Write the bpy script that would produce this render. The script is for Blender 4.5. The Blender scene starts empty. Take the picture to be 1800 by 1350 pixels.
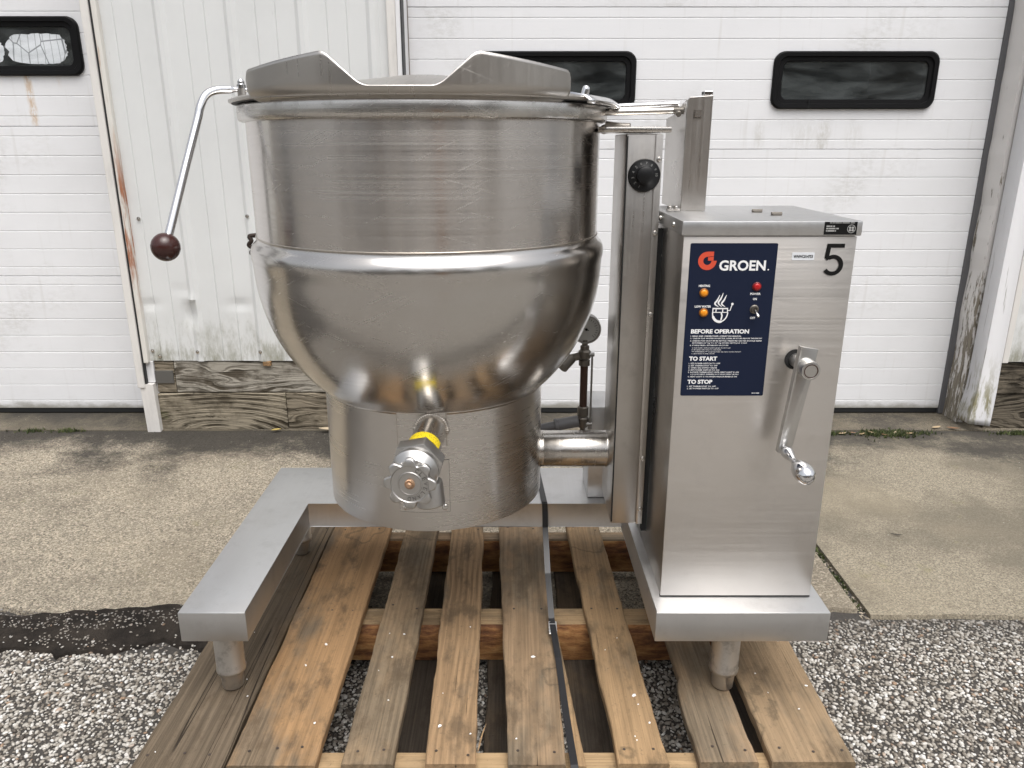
import bpy, bmesh, math, random
import numpy as np
from mathutils import Vector, Matrix, noise as mnoise

R = math.radians
random.seed(7)
rng = np.random.default_rng(7)
scene = bpy.context.scene
COL = scene.collection

# ------------------------------------------------------------------ camera
cam_d = bpy.data.cameras.new("camera")
cam_d.sensor_width = 36.0
cam_d.lens = 27.0
cam_d.clip_start = 0.02
cam_d.clip_end = 2000
cam = bpy.data.objects.new("camera", cam_d)
COL.objects.link(cam)
cam.location = (0, 0, 1.16)
cam.rotation_euler = (R(90 - 17.4), 0, 0)
scene.camera = cam

# ------------------------------------------------------------------ sky and sun (bright overcast)
SUN_EL, SUN_AZ = 68.0, 160.0          # azimuth from +Y, clockwise: behind the camera, a little to its right
world = bpy.data.worlds.new("World")
scene.world = world
world.use_nodes = True
wn = world.node_tree
sky = wn.nodes.new("ShaderNodeTexSky")
sky.sky_type = 'NISHITA'
sky.sun_disc = False
sky.sun_elevation = R(SUN_EL)
sky.sun_rotation = R(SUN_AZ)
sky.air_density = 1.0
sky.dust_density = 6.0
sky.ozone_density = 1.0
hs = wn.nodes.new("ShaderNodeHueSaturation")
hs.inputs["Saturation"].default_value = 0.26
wn.links.new(sky.outputs[0], hs.inputs["Color"])
bg = wn.nodes["Background"]
wn.links.new(hs.outputs[0], bg.inputs["Color"])
bg.inputs["Strength"].default_value = 0.15

sun_d = bpy.data.lights.new("sun", 'SUN')
sun_d.energy = 1.3
sun_d.angle = R(60)
sun_d.color = (1.0, 0.985, 0.965)
sun = bpy.data.objects.new("sun", sun_d)
COL.objects.link(sun)
sd = Vector((math.sin(R(SUN_AZ)) * math.cos(R(SUN_EL)), math.cos(R(SUN_AZ)) * math.cos(R(SUN_EL)), math.sin(R(SUN_EL))))
sun.rotation_euler = sd.to_track_quat('Z', 'Y').to_euler()

vs = scene.view_settings
vs.view_transform = 'Standard'
vs.look = 'None'
vs.exposure = 0.52
vs.gamma = 1.0
vs.use_curve_mapping = False
scene.render.engine = 'CYCLES'
scene.cycles.use_denoising = True
scene.cycles.max_bounces = 8
scene.cycles.transparent_max_bounces = 8
scene.cycles.caustics_refractive = False

# ------------------------------------------------------------------ helpers: objects
WO = {}

def empty(name, loc):
    o = bpy.data.objects.new(name, None)
    COL.objects.link(o)
    o.location = loc
    o.empty_display_size = 0.1
    WO[o.name] = Vector(loc)
    return o

def tag(o, label=None, cat=None, group=None, kind=None):
    if label: o["label"] = label
    if cat: o["category"] = cat
    if group: o["group"] = group
    if kind: o["kind"] = kind
    return o

def link_mesh(name, me, parent=None, loc=(0, 0, 0), rot=None):
    o = bpy.data.objects.new(name, me)
    COL.objects.link(o)
    loc = Vector(loc)
    WO[o.name] = loc
    if parent is not None:
        o.parent = parent
        o.location = loc - WO[parent.name]
    else:
        o.location = loc
    if rot: o.rotation_euler = rot
    return o

def mesh_of(bm, mat, origin=(0, 0, 0), smooth=None, name="mesh"):
    me = bpy.data.meshes.new(name)
    bmesh.ops.recalc_face_normals(bm, faces=bm.faces)
    if Vector(origin).length: bmesh.ops.translate(bm, vec=-Vector(origin), verts=bm.verts)
    bm.to_mesh(me)
    bm.free()
    if mat is not None:
        for m in (mat if isinstance(mat, (list, tuple)) else [mat]): me.materials.append(m)
    if smooth:
        me.shade_smooth()
        me.set_sharp_from_angle(angle=R(smooth))
    return me

def mk(name, bm, mat, parent=None, origin=None, smooth=None):
    """bm in world coordinates -> one object, origin at `origin` (default: bbox centre)"""
    if origin is None:
        bm.verts.ensure_lookup_table()
        co = np.array([v.co[:] for v in bm.verts])
        origin = Vector(((co.min(0) + co.max(0)) / 2).tolist())
    me = mesh_of(bm, mat, origin, smooth, name)
    return link_mesh(name, me, parent, origin)

def new(): return bmesh.new()

def box(bm, x0, x1, y0, y1, z0, z1, b=0.0, seg=2):
    t = bmesh.new()
    m = Matrix.Translation(((x0 + x1) / 2, (y0 + y1) / 2, (z0 + z1) / 2)) @ Matrix.Diagonal((x1 - x0, y1 - y0, z1 - z0, 1))
    bmesh.ops.create_cube(t, size=1, matrix=m)
    if b > 0: bmesh.ops.bevel(t, geom=list(t.edges), offset=b, segments=seg, affect='EDGES', profile=0.5)
    merge(bm, t)
    return bm

def merge(bm, t, M=None):
    if M is not None: bmesh.ops.transform(t, matrix=M, verts=t.verts)
    vm = {}
    for v in t.verts: vm[v] = bm.verts.new(v.co)
    for f in t.faces:
        try: bm.faces.new([vm[v] for v in f.verts]).material_index = f.material_index
        except ValueError: pass
    t.free()

def lathe(bm, prof, seg=48, M=None, a0=0.0, a1=2 * math.pi):
    t = bmesh.new()
    full = abs(a1 - a0 - 2 * math.pi) < 1e-6
    n = seg if full else seg + 1
    rings = []
    for r, z in prof:
        if r < 1e-6: rings.append([t.verts.new((0, 0, z))] * n)
        else: rings.append([t.verts.new((r * math.cos(a0 + (a1 - a0) * i / seg), r * math.sin(a0 + (a1 - a0) * i / seg), z)) for i in range(n)])
    for j in range(len(rings) - 1):
        A, B = rings[j], rings[j + 1]
        for i in range(seg):
            k = (i + 1) % n
            vs_ = []
            for v in (A[i], A[k], B[k], B[i]):
                if v not in vs_: vs_.append(v)
            if len(vs_) >= 3: t.faces.new(vs_)
    merge(bm, t, M)
    return bm

def axisM(p, d):
    """matrix taking local Z to direction d at point p"""
    return Matrix.Translation(p) @ Vector(d).to_track_quat('Z', 'Y').to_matrix().to_4x4()

def cyl(bm, p0, p1, r, seg=24, bev=0.0, r1=None):
    p0, p1 = Vector(p0), Vector(p1)
    L = (p1 - p0).length
    r1 = r if r1 is None else r1
    b = bev
    prof = [(0, 0), (r - b, 0), (r, b), (r1, L - b), (r1 - b, L), (0, L)] if b else [(0, 0), (r, 0), (r1, L), (0, L)]
    return lathe(bm, prof, seg, axisM(p0, p1 - p0))

def tube(bm, pts, rad, seg=16, cap=True):
    pts = [Vector(p) for p in pts]
    n = len(pts)
    rads = rad if isinstance(rad, (list, tuple)) else [rad] * n
    tang = [(pts[min(i + 1, n - 1)] - pts[max(i - 1, 0)]).normalized() for i in range(n)]
    u = tang[0].orthogonal().normalized()
    rings = []
    for i in range(n):
        u = (u - tang[i] * u.dot(tang[i])).normalized()
        w = tang[i].cross(u)
        rings.append([bm.verts.new(pts[i] + (u * math.cos(2 * math.pi * k / seg) + w * math.sin(2 * math.pi * k / seg)) * rads[i]) for k in range(seg)])
    for i in range(n - 1):
        for k in range(seg):
            bm.faces.new((rings[i][k], rings[i][(k + 1) % seg], rings[i + 1][(k + 1) % seg], rings[i + 1][k]))
    if cap:
        bm.faces.new(rings[0][::-1]); bm.faces.new(rings[-1])
    return bm

def smooth_path(pts, n=8):
    """Catmull-Rom through pts"""
    P = [Vector(p) for p in pts]
    P = [P[0] * 2 - P[1]] + P + [P[-1] * 2 - P[-2]]
    out = []
    for i in range(1, len(P) - 2):
        for k in range(n):
            t = k / n
            a, b, c, d = P[i - 1], P[i], P[i + 1], P[i + 2]
            out.append(0.5 * ((2 * b) + (c - a) * t + (2 * a - 5 * b + 4 * c - d) * t * t + (3 * b - a - 3 * c + d) * t ** 3))
    out.append(P[-2])
    return out

def prism(bm, poly, M, depth):
    """2-D polygon (x,y) extruded `depth` along local z, placed by M"""
    t = bmesh.new()
    a = [t.verts.new((x, y, 0)) for x, y in poly]
    b = [t.verts.new((x, y, depth)) for x, y in poly]
    n = len(poly)
    t.faces.new(a[::-1]); t.faces.new(b)
    for i in range(n): t.faces.new((a[i], a[(i + 1) % n], b[(i + 1) % n], b[i]))
    merge(bm, t, M)
    return bm

def rrect(w, h, r, n=6):
    out = []
    for cx, cy, a in ((w / 2 - r, h / 2 - r, 0), (-w / 2 + r, h / 2 - r, 90), (-w / 2 + r, -h / 2 + r, 180), (w / 2 - r, -h / 2 + r, 270)):
        for k in range(n + 1):
            t = R(a + 90 * k / n)
            out.append((cx + r * math.cos(t), cy + r * math.sin(t)))
    return out

# facing -Y (towards the camera): local x -> world X, local y -> world Z, local z -> world -Y
def faceM(x, y, z): return Matrix(((1, 0, 0, x), (0, 0, -1, y), (0, 1, 0, z), (0, 0, 0, 1)))

# ------------------------------------------------------------------ helpers: materials
class Mat:
    def __init__(s, name):
        s.m = bpy.data.materials.new(name)
        s.m.use_nodes = True
        s.nt = s.m.node_tree
        s.b = s.nt.nodes["Principled BSDF"]
        s.out = s.nt.nodes["Material Output"]
        s._obj = None
    def node(s, t, ins=None, **attrs):
        nd = s.nt.nodes.new(t)
        for k, v in attrs.items(): setattr(nd, k, v)
        for k, v in (ins or {}).items():
            sock = nd.inputs[k]
            if isinstance(v, bpy.types.NodeSocket): s.nt.links.new(v, sock)
            else: sock.default_value = v
        return nd
    def set(s, **kw):
        for k, v in kw.items():
            sock = s.b.inputs[k.replace('_', ' ')]
            if isinstance(v, bpy.types.NodeSocket): s.nt.links.new(v, sock)
            else: sock.default_value = v
        return s
    def obj(s):
        if s._obj is None: s._obj = s.node("ShaderNodeTexCoord").outputs["Object"]
        return s._obj
    def rand(s): return s.node("ShaderNodeObjectInfo").outputs["Random"]
    def island(s): return s.node("ShaderNodeNewGeometry").outputs["Random Per Island"]
    def map(s, co, scale=(1, 1, 1), loc=(0, 0, 0), rot=(0, 0, 0)):
        return s.node("ShaderNodeMapping", {"Vector": co, "Scale": scale, "Location": loc, "Rotation": rot}).outputs[0]
    def shift(s, co, amount=37.0):
        c = s.node("ShaderNodeCombineXYZ", {0: s.math('MULTIPLY', s.rand(), amount), 1: s.math('MULTIPLY', s.rand(), amount * 1.7), 2: s.math('MULTIPLY', s.rand(), amount * .6)}).outputs[0]
        return s.node("ShaderNodeVectorMath", {0: co, 1: c}, operation='ADD').outputs[0]
    def noise(s, co, scale=5, detail=3, rough=0.5, dist=0.0):
        return s.node("ShaderNodeTexNoise", {"Vector": co, "Scale": scale, "Detail": detail, "Roughness": rough, "Distortion": dist}).outputs["Fac"]
    def voro(s, co, scale=5, feature='F1', out="Distance", rnd=1.0):
        return s.node("ShaderNodeTexVoronoi", {"Vector": co, "Scale": scale, "Randomness": rnd}, feature=feature).outputs[out]
    def wave(s, co, scale=5, dist=2, detail=2, dscale=1, axis='X', typ='BANDS', prof='SIN'):
        kw = dict(wave_type=typ, wave_profile=prof)
        kw['bands_direction' if typ == 'BANDS' else 'rings_direction'] = axis
        return s.node("ShaderNodeTexWave", {"Vector": co, "Scale": scale, "Distortion": dist, "Detail": detail, "Detail Scale": dscale}, **kw).outputs["Fac"]
    def math(s, op, a, b=0.0, c=0.0, clamp=False):
        return s.node("ShaderNodeMath", {0: a, 1: b, 2: c}, operation=op, use_clamp=clamp).outputs[0]
    def remap(s, f, a, b, lo=0.0, hi=1.0):
        return s.node("ShaderNodeMapRange", {0: f, 1: a, 2: b, 3: lo, 4: hi}, interpolation_type='SMOOTHSTEP').outputs[0]
    def ramp(s, f, stops):
        nd = s.node("ShaderNodeValToRGB", {0: f})
        e = nd.color_ramp.elements
        while len(e) > 1: e.remove(e[-1])
        for i, (p, c) in enumerate(stops):
            el = e[0] if i == 0 else e.new(p)
            el.position = p
            el.color = (*c, 1) if len(c) == 3 else c
        return nd.outputs[0]
    def mix(s, f, a, b, mode='MIX'):
        nd = s.node("ShaderNodeMix", data_type='RGBA', blend_type=mode)
        for i, v in ((0, f), (6, a), (7, b)):
            if isinstance(v, bpy.types.NodeSocket): s.nt.links.new(v, nd.inputs[i])
            elif i == 0: nd.inputs[0].default_value = v
            else: nd.inputs[i].default_value = (*v, 1) if len(v) == 3 else v
        return nd.outputs[2]
    def sep(s, co): return s.node("ShaderNodeSeparateXYZ", {0: co}).outputs
    def bump(s, h, strength=0.3, dist=0.01, normal=None):
        ins = {"Height": h, "Strength": strength, "Distance": dist}
        if normal is not None: ins["Normal"] = normal
        return s.node("ShaderNodeBump", ins).outputs[0]
    def band(s, v, lo, hi, soft):
        return s.math('MULTIPLY', s.remap(v, lo - soft, lo + soft), s.remap(v, hi - soft, hi + soft, 1, 0))

def plain(name, col, rough=0.5, metal=0.0, **kw):
    M = Mat(name)
    M.set(Base_Color=(*col, 1), Roughness=rough, Metallic=metal, **kw)
    return M.m

def steel(name, col=(0.60, 0.575, 0.545), rough=0.27, brush='Z', aniso=0.0, radial=False, tangent=None, smudge=0.5, scratch=0.5, bumps=0.06, grime=0.0):
    """brushed stainless steel; brush = axis across which the brush lines vary"""
    M = Mat(name)
    co = M.shift(M.obj(), 5.0)
    sc = {'X': (260, 2, 2), 'Y': (2, 260, 2), 'Z': (2, 2, 260)}[brush]
    sc2 = {'X': (60, .8, .8), 'Y': (.8, 60, .8), 'Z': (.8, .8, 60)}[brush]
    br = M.noise(M.map(co, sc), 1.0, 1, 0.5)
    br2 = M.noise(M.map(co, sc2), 1.0, 1, 0.5)
    big = M.noise(co, 5.0, 4, 0.62)
    big2 = M.noise(M.map(co, (9, 9, 3)), 1.0, 4, 0.6)
    ob = M.sep(M.obj())
    if radial: sco = M.node("ShaderNodeCombineXYZ", {0: M.math('MULTIPLY', M.math('ARCTAN2', ob[0], M.math('MULTIPLY', ob[1], -1.0)), 0.3), 1: 0.0, 2: ob[2]}).outputs[0]
    else: sco = M.node("ShaderNodeCombineXYZ", {0: M.math('ADD', ob[0], M.math('MULTIPLY', ob[1], 0.7)), 1: 0.0, 2: ob[2]}).outputs[0]
    s1 = M.remap(M.noise(M.map(M.map(sco, rot=(0, 0.45, 0)), (7, 1, 330)), 1.0, 2, 0.5), 0.60, 0.72)
    s2 = M.remap(M.noise(M.map(M.map(sco, rot=(0, -0.30, 0)), (5, 1, 360)), 1.0, 2, 0.5), 0.60, 0.72)
    scr = M.math('MAXIMUM', s1, s2)
    scr = M.math('MULTIPLY', scr, M.remap(big2, 0.30, 0.66, 0.15, 1.0))
    rg = M.math('ADD', rough - 0.5 * 0.14 - 0.25 * smudge * 0.5, M.math('MULTIPLY', br, 0.14))
    rg = M.math('ADD', rg, M.math('MULTIPLY', big, 0.25 * smudge))
    rg = M.math('ADD', rg, M.math('MULTIPLY', scr, 0.16 * scratch))
    c = M.mix(M.math('MULTIPLY', br2, 0.09), col, tuple(x * 0.80 for x in col))
    c = M.mix(M.remap(big, 0.48, 0.75, 0, 0.55 * smudge), c, tuple(x * f for x, f in zip(col, (.80, .77, .73))))
    c = M.mix(M.math('MULTIPLY', scr, 0.30 * scratch), c, tuple(min(1, x * 1.22) for x in col))
    if grime:
        gr = M.remap(M.noise(co, 22, 5, 0.7), 0.5, 0.72, 0, grime)
        c = M.mix(gr, c, (0.10, 0.085, 0.065))
        rg = M.math('ADD', rg, M.math('MULTIPLY', gr, 0.3))
    M.set(Base_Color=c, Metallic=1.0, Roughness=rg)
    h = M.math('ADD', br, M.math('MULTIPLY', br2, 0.5))
    wav = M.bump(M.noise(M.obj(), 4.5, 2, 0.4), 0.04 if radial else 0.10, 0.02)
    M.set(Normal=M.bump(h, bumps, 0.002, wav))
    if aniso:
        M.set(Anisotropic=aniso, Anisotropic_Rotation=0.25)
        if radial:
            M.set(Tangent=M.node("ShaderNodeTangent", direction_type='RADIAL', axis='Z').outputs[0])
        if tangent is not None:
            M.set(Tangent=M.node("ShaderNodeCombineXYZ", {0: tangent[0], 1: tangent[1], 2: tangent[2]}).outputs[0], Anisotropic_Rotation=0.0)
    return M.m

def pallet_wood(name, fresh, grey, mixlo, ringscale=34, contrast=1.0, knots=True, checks=False):
    M = Mat(name)
    co = M.shift(M.obj(), 23.0)
    fib = M.noise(M.map(co, (170, 3.0, 170)), 1.0, 5, 0.7)
    fib2 = M.noise(M.map(co, (480, 14, 480)), 1.0, 3, 0.65)
    saw = M.noise(M.map(co, (6, 160, 6), rot=(0, 0, 0.25)), 1.0, 2, 0.5)
    kn = M.voro(M.map(co, (6.0, 2.1, 6.0)), 1.0)
    warp = M.noise(M.map(co, (5, 1.5, 5)), 1.0, 2, 0.5)
    xx, yy, zz = M.sep(co)[:3]
    kw = M.remap(kn, 0.0, 0.34, 1.0, 0.0)
    ringpos = M.math('ADD', xx, M.math('ADD', M.math('MULTIPLY', warp, 0.13), M.math('MULTIPLY', kw, 0.05)))
    ring = M.math('SINE', M.math('MULTIPLY', ringpos, ringscale * 6.283))
    ring = M.remap(ring, -0.5, 1.0)
    ring = M.math('MULTIPLY', ring, M.remap(M.noise(co, 4.0, 3), 0.35, 0.65, 0.15, 1.0))
    big = M.noise(M.map(co, (6, 2.4, 6)), 1.0, 6, 0.68)
    blot = M.noise(M.map(co, (18, 8, 18)), 1.0, 6, 0.7)
    spk = M.noise(co, 130, 3, 0.7)
    c = M.mix(M.math('MULTIPLY', ring, 0.6 * contrast), fresh, tuple(x * .50 for x in fresh))
    c = M.mix(M.remap(fib, 0.36, 0.72, 0, 0.7), c, tuple(x * .50 for x in fresh))
    gcol = M.mix(M.remap(fib, 0.33, 0.70), grey, tuple(x * .50 for x in grey))
    gcol = M.mix(M.math('MULTIPLY', ring, 0.45 * contrast), gcol, tuple(x * .45 for x in grey))
    c = M.mix(M.remap(big, mixlo - 0.03, mixlo + 0.15), c, gcol)
    c = M.mix(M.remap(blot, 0.49, 0.68, 0, 0.72), c, tuple(x * f for x, f in zip(grey, (.45, .42, .39))))
    c = M.mix(M.remap(spk, 0.60, 0.72, 0, 0.45), c, tuple(x * .4 for x in grey))
    stn = M.noise(M.map(co, (3.6, 2.6, 3.6)), 1.0, 3, 0.5)
    edge = M.math('MULTIPLY', M.band(M.math('ADD', stn, M.math('MULTIPLY', spk, 0.02)), 0.655, 0.662, 0.005), 0.6)
    c = M.mix(M.remap(stn, 0.66, 0.675, 0, 0.18), c, tuple(x * .75 for x in grey))
    c = M.mix(edge, c, tuple(x * .35 for x in grey))
    if knots:
        c = M.mix(M.remap(kn, 0.03, 0.085, 0.8, 0), c, (0.055, 0.033, 0.019))
    chk = M.remap(M.noise(M.map(co, (150, 2.2, 150)), 1.0, 2, 0.4), 0.735, 0.755)
    c = M.mix(M.math('MULTIPLY', chk, 0.8), c, (0.022, 0.016, 0.011))
    if checks:
        c2 = M.remap(M.noise(M.map(co, (38, 0.7, 38)), 1.0, 1, 0.4), 0.655, 0.668)
        c3 = M.remap(M.noise(M.map(co, (38, 0.7, 38)), 1.0, 1, 0.4), 0.672, 0.685, 1, 0)
        chk = M.math('MAXIMUM', chk, M.math('MULTIPLY', c2, c3))
        c = M.mix(M.math('MULTIPLY', chk, 0.9), c, (0.018, 0.013, 0.009))
    h = M.math('SUBTRACT', M.math('ADD', M.math('MULTIPLY', fib, 0.8), M.math('ADD', M.math('MULTIPLY', fib2, 0.6), M.math('MULTIPLY', saw, 0.25))), M.math('ADD', M.math('MULTIPLY', ring, 0.35), M.math('MULTIPLY', chk, 1.5)))
    M.set(Base_Color=c, Roughness=0.8, Normal=M.bump(h, 0.7, 0.0025), Specular_IOR_Level=0.2)
    return M.m

def sill_timber(name, light, dark, freq=330.0, swirl=1.0, cathedral=False):
    M = Mat(name)
    co0 = M.obj()
    co = M.shift(co0, 31.0)
    w = M.noise(M.map(co, (1.9, 5, 6)), 1.0, 3, 0.5)
    x, y, z = M.sep(co)[:3]
    pos = M.math('ADD', z, M.math('MULTIPLY', w, 0.24 * swirl))
    if cathedral:
        x0, _, z0 = M.sep(co0)[:3]
        ex = M.math('MULTIPLY', M.math('ADD', x0, 0.02), 0.30)
        ez = M.math('ADD', z0, 0.095)
        pos = M.math('ADD', M.math('SQRT', M.math('ADD', M.math('MULTIPLY', ex, ex), M.math('MULTIPLY', ez, ez))), M.math('MULTIPLY', w, 0.05))
    ring = M.remap(M.math('SINE', M.math('MULTIPLY', pos, freq)), -0.1, 0.75)
    ring2 = M.remap(M.math('SINE', M.math('MULTIPLY', pos, freq * 2.7)), 0.0, 1.0)
    fib = M.noise(M.map(co, (6, 90, 230)), 1.0, 4, 0.7)
    wear = M.noise(M.map(co, (5, 5, 9)), 1.0, 5, 0.65)
    ringm = M.math('MULTIPLY', M.math('MAXIMUM', ring, M.math('MULTIPLY', ring2, 0.45)), M.remap(wear, 0.38, 0.60, 0.08, 0.9))
    c = M.mix(M.remap(fib, 0.38, 0.70), light, tuple(v * .55 for v in light))
    c = M.mix(ringm, c, dark)
    c = M.mix(M.remap(M.noise(M.map(co, (4, 4, 12)), 1.0, 5, 0.7), 0.60, 0.66, 0, 0.85), c, tuple(v * .6 for v in dark))
    grime = M.remap(M.noise(co, 4.3, 5, 0.7), 0.50, 0.68, 0, 0.7)
    c = M.mix(grime, c, tuple(v * 1.1 for v in dark))
    c = M.mix(M.remap(M.noise(co, 9.0, 4, 0.7), 0.60, 0.70, 0, 0.4), c, (0.085, 0.09, 0.035))
    h = M.math('SUBTRACT', M.math('MULTIPLY', fib, 0.5), ringm)
    M.set(Base_Color=c, Roughness=0.85, Normal=M.bump(h, 0.9, 0.006), Specular_IOR_Level=0.2)
    return M.m

# ---- steels
S_KETTLE = steel("steel_wall", col=(0.60, 0.57, 0.54), rough=0.24, brush='Z', aniso=0.85, radial=True, smudge=0.5, scratch=0.28, bumps=0.02)
S_BOWL = steel("steel_bowl", col=(0.575, 0.555, 0.53), rough=0.22, brush='Z', aniso=0.55, radial=True, smudge=0.4, scratch=0.5, bumps=0.025)
S_SKIRT = steel("steel_skirt", col=(0.64, 0.61, 0.575), rough=0.29, brush='Z', aniso=0.6, radial=True, smudge=0.4, scratch=0.3, bumps=0.004)
S_RIM = steel("steel_rim", col=(0.58, 0.56, 0.53), rough=0.26, brush='Z', smudge=0.9, grime=0.25)
S_LID = steel("steel_lid", col=(0.50, 0.475, 0.445), rough=0.31, brush='X', smudge=0.6, scratch=1.0)
S_CAB = steel("steel_cabinet", col=(0.70, 0.668, 0.632), rough=0.33, brush='Z', aniso=0.65, tangent=(0.0, 0.0, 1.0), smudge=0.5, scratch=0.35, bumps=0.04, grime=0.05)
S_CRANK = steel("steel_crank", col=(0.60, 0.59, 0.57), rough=0.34, brush='Y', smudge=0.4, scratch=0.6, grime=0.10, bumps=0.02)
S_POST = steel("steel_post", col=(0.53, 0.505, 0.475), rough=0.31, brush='X', smudge=0.6, scratch=0.4, grime=0.12)
S_BASE = steel("steel_base", col=(0.63, 0.63, 0.63), rough=0.38, brush='X', smudge=0.6, scratch=0.15, grime=0.10)
S_LEG = steel("steel_leg", col=(0.60, 0.58, 0.55), rough=0.38, brush='Z', smudge=0.8, scratch=0.4, grime=0.45)
S_PIPE = steel("steel_pipe", col=(0.60, 0.57, 0.53), rough=0.25, brush='X', smudge=0.5)
S_VALVE = steel("steel_valve", col=(0.54, 0.53, 0.515), rough=0.37, brush='Y', smudge=0.6, grime=0.12)
S_WELD = steel("steel_weld", col=(0.52, 0.48, 0.43), rough=0.34, brush='X', smudge=0.9, grime=0.35)
S_SEAM = plain("seam_metal", (0.13, 0.12, 0.11), 0.5, 0.9)
S_DULL = plain("cast_metal", (0.30, 0.295, 0.285), 0.42, 0.9)
CHROME = plain("chrome", (0.72, 0.72, 0.73), 0.10, 1.0)
SCREW = plain("screw_steel", (0.62, 0.60, 0.57), 0.25, 1.0)
DARKGAP = plain("dark_gap", (0.012, 0.012, 0.012), 0.8)
BLACKP = plain("black_plastic", (0.006, 0.006, 0.0065), 0.42, Specular_IOR_Level=0.25)
BAKELITE = plain("brown_bakelite", (0.040, 0.012, 0.010), 0.22)
NAVY = plain("navy_panel", (0.009, 0.014, 0.034), 0.5, Specular_IOR_Level=0.18)
WHITEINK = plain("white_ink", (0.80, 0.80, 0.80), 0.6)
REDINK = plain("red_ink", (0.62, 0.07, 0.03), 0.55)
BLACKINK = plain("black_ink", (0.006, 0.006, 0.006), 0.55, Specular_IOR_Level=0.2)
DIALINK = plain("dial_ink", (0.13, 0.13, 0.125), 0.6)
GREYINK = plain("grey_ink", (0.36, 0.36, 0.35), 0.6)
PAPERLBL = plain("paper_label", (0.70, 0.72, 0.75), 0.5)
AMBER = plain("amber_lens", (0.75, 0.26, 0.012), 0.22)
REDLENS = plain("red_lens", (0.42, 0.010, 0.012), 0.22)
COPPER = plain("copper_bolt", (0.42, 0.27, 0.17), 0.55, 0.7)
RUSTPIPE = plain("rusty_pipe", (0.060, 0.028, 0.018), 0.55, 0.2)
BRASS = plain("dull_brass", (0.17, 0.155, 0.135), 0.42, 0.85)
HOSE = plain("grey_hose", (0.14, 0.14, 0.145), 0.5)
RUBBER = plain("black_rubber", (0.016, 0.017, 0.018), 0.55)
STRAPM = plain("black_strap", (0.014, 0.014, 0.016), 0.35)
m_ = Mat("yellow_tag")
yb = m_.noise(m_.map(m_.obj(), (900, 260, 900)), 1.0, 1)
m_.set(Base_Color=m_.mix(m_.remap(yb, 0.56, 0.62, 0, 0.65), (0.74, 0.56, 0.012), (0.10, 0.08, 0.02)), Roughness=0.45)
YELLOW = m_.m

# ---- building
def door_paint():
    M = Mat("door_paint")
    co = M.obj()
    g = M.noise(M.map(co, (26, 26, 190)), 1.0, 3, 0.6)
    big = M.noise(M.map(co, (1.6, 1.6, 2.4)), 1.0, 5, 0.6)
    spl = M.noise(co, 46, 4, 0.7)
    strk = M.noise(M.map(co, (30, 30, 1.7)), 1.0, 3, 0.6)
    c = M.mix(M.remap(big, 0.42, 0.74, 0, 0.55), (0.78, 0.785, 0.80), (0.70, 0.705, 0.715))
    c = M.mix(M.remap(strk, 0.58, 0.78, 0, 0.22), c, (0.50, 0.48, 0.44))
    c = M.mix(M.remap(spl, 0.64, 0.78, 0, 0.30), c, (0.42, 0.40, 0.36))
    c = M.mix(M.math('MULTIPLY', M.remap(M.noise(co, 2.6, 4, 0.6), 0.54, 0.70), M.remap(M.noise(M.map(co, (30, 30, 60)), 1.0, 4, 0.7), 0.35, 0.65, 0.0, 0.28)), c, (0.40, 0.39, 0.35))
    M.set(Base_Color=c, Roughness=0.45, Normal=M.bump(M.math('ADD', M.math('MULTIPLY', g, 0.6), M.math('MULTIPLY', M.noise(co, 3.0, 2), 3.0)), 0.16, 0.005), Specular_IOR_Level=0.35)
    return M, c
M, c = door_paint()
DOORP = M.m
# the bottom section: splashed dirt along its foot
M, c = door_paint()
M.m.name = "door_paint_splashed"
z = M.sep(M.obj())[2]
spl = M.noise(M.map(M.obj(), (8, 8, 16)), 1.0, 5, 0.7)
f = M.math('MULTIPLY', M.remap(M.math('ADD', z, M.math('MULTIPLY', spl, 0.07)), -0.262, -0.222, 1, 0), 0.8)
c2 = M.mix(f, c, (0.20, 0.185, 0.14))
M.set(Base_Color=c2)
DOORP_LOW = M.m
# window section with run-off streaks (own shape) under the window
def streaked(name, runs, ztop, col):
    M, c = door_paint()
    M.m.name = name
    x, y, z = M.sep(M.obj())[:3]
    xx = M.math('ADD', x, M.math('MULTIPLY', M.math('SUBTRACT', M.noise(M.map(M.obj(), (4, 4, 14)), 1.0, 3), 0.5), 0.03))
    fine = M.remap(M.noise(M.map(M.obj(), (90, 90, 30)), 1.0, 3, 0.7), 0.3, 0.62)
    for xa, w, ln, st in runs:
        f = M.math('MULTIPLY', M.band(xx, xa - w, xa + w, w * 0.8), M.math('MULTIPLY', M.band(z, ztop - ln, ztop, 0.035), M.math('MULTIPLY', fine, st)))
        c = M.mix(f, c, col)
    M.set(Base_Color=c)
    return M.m

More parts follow.
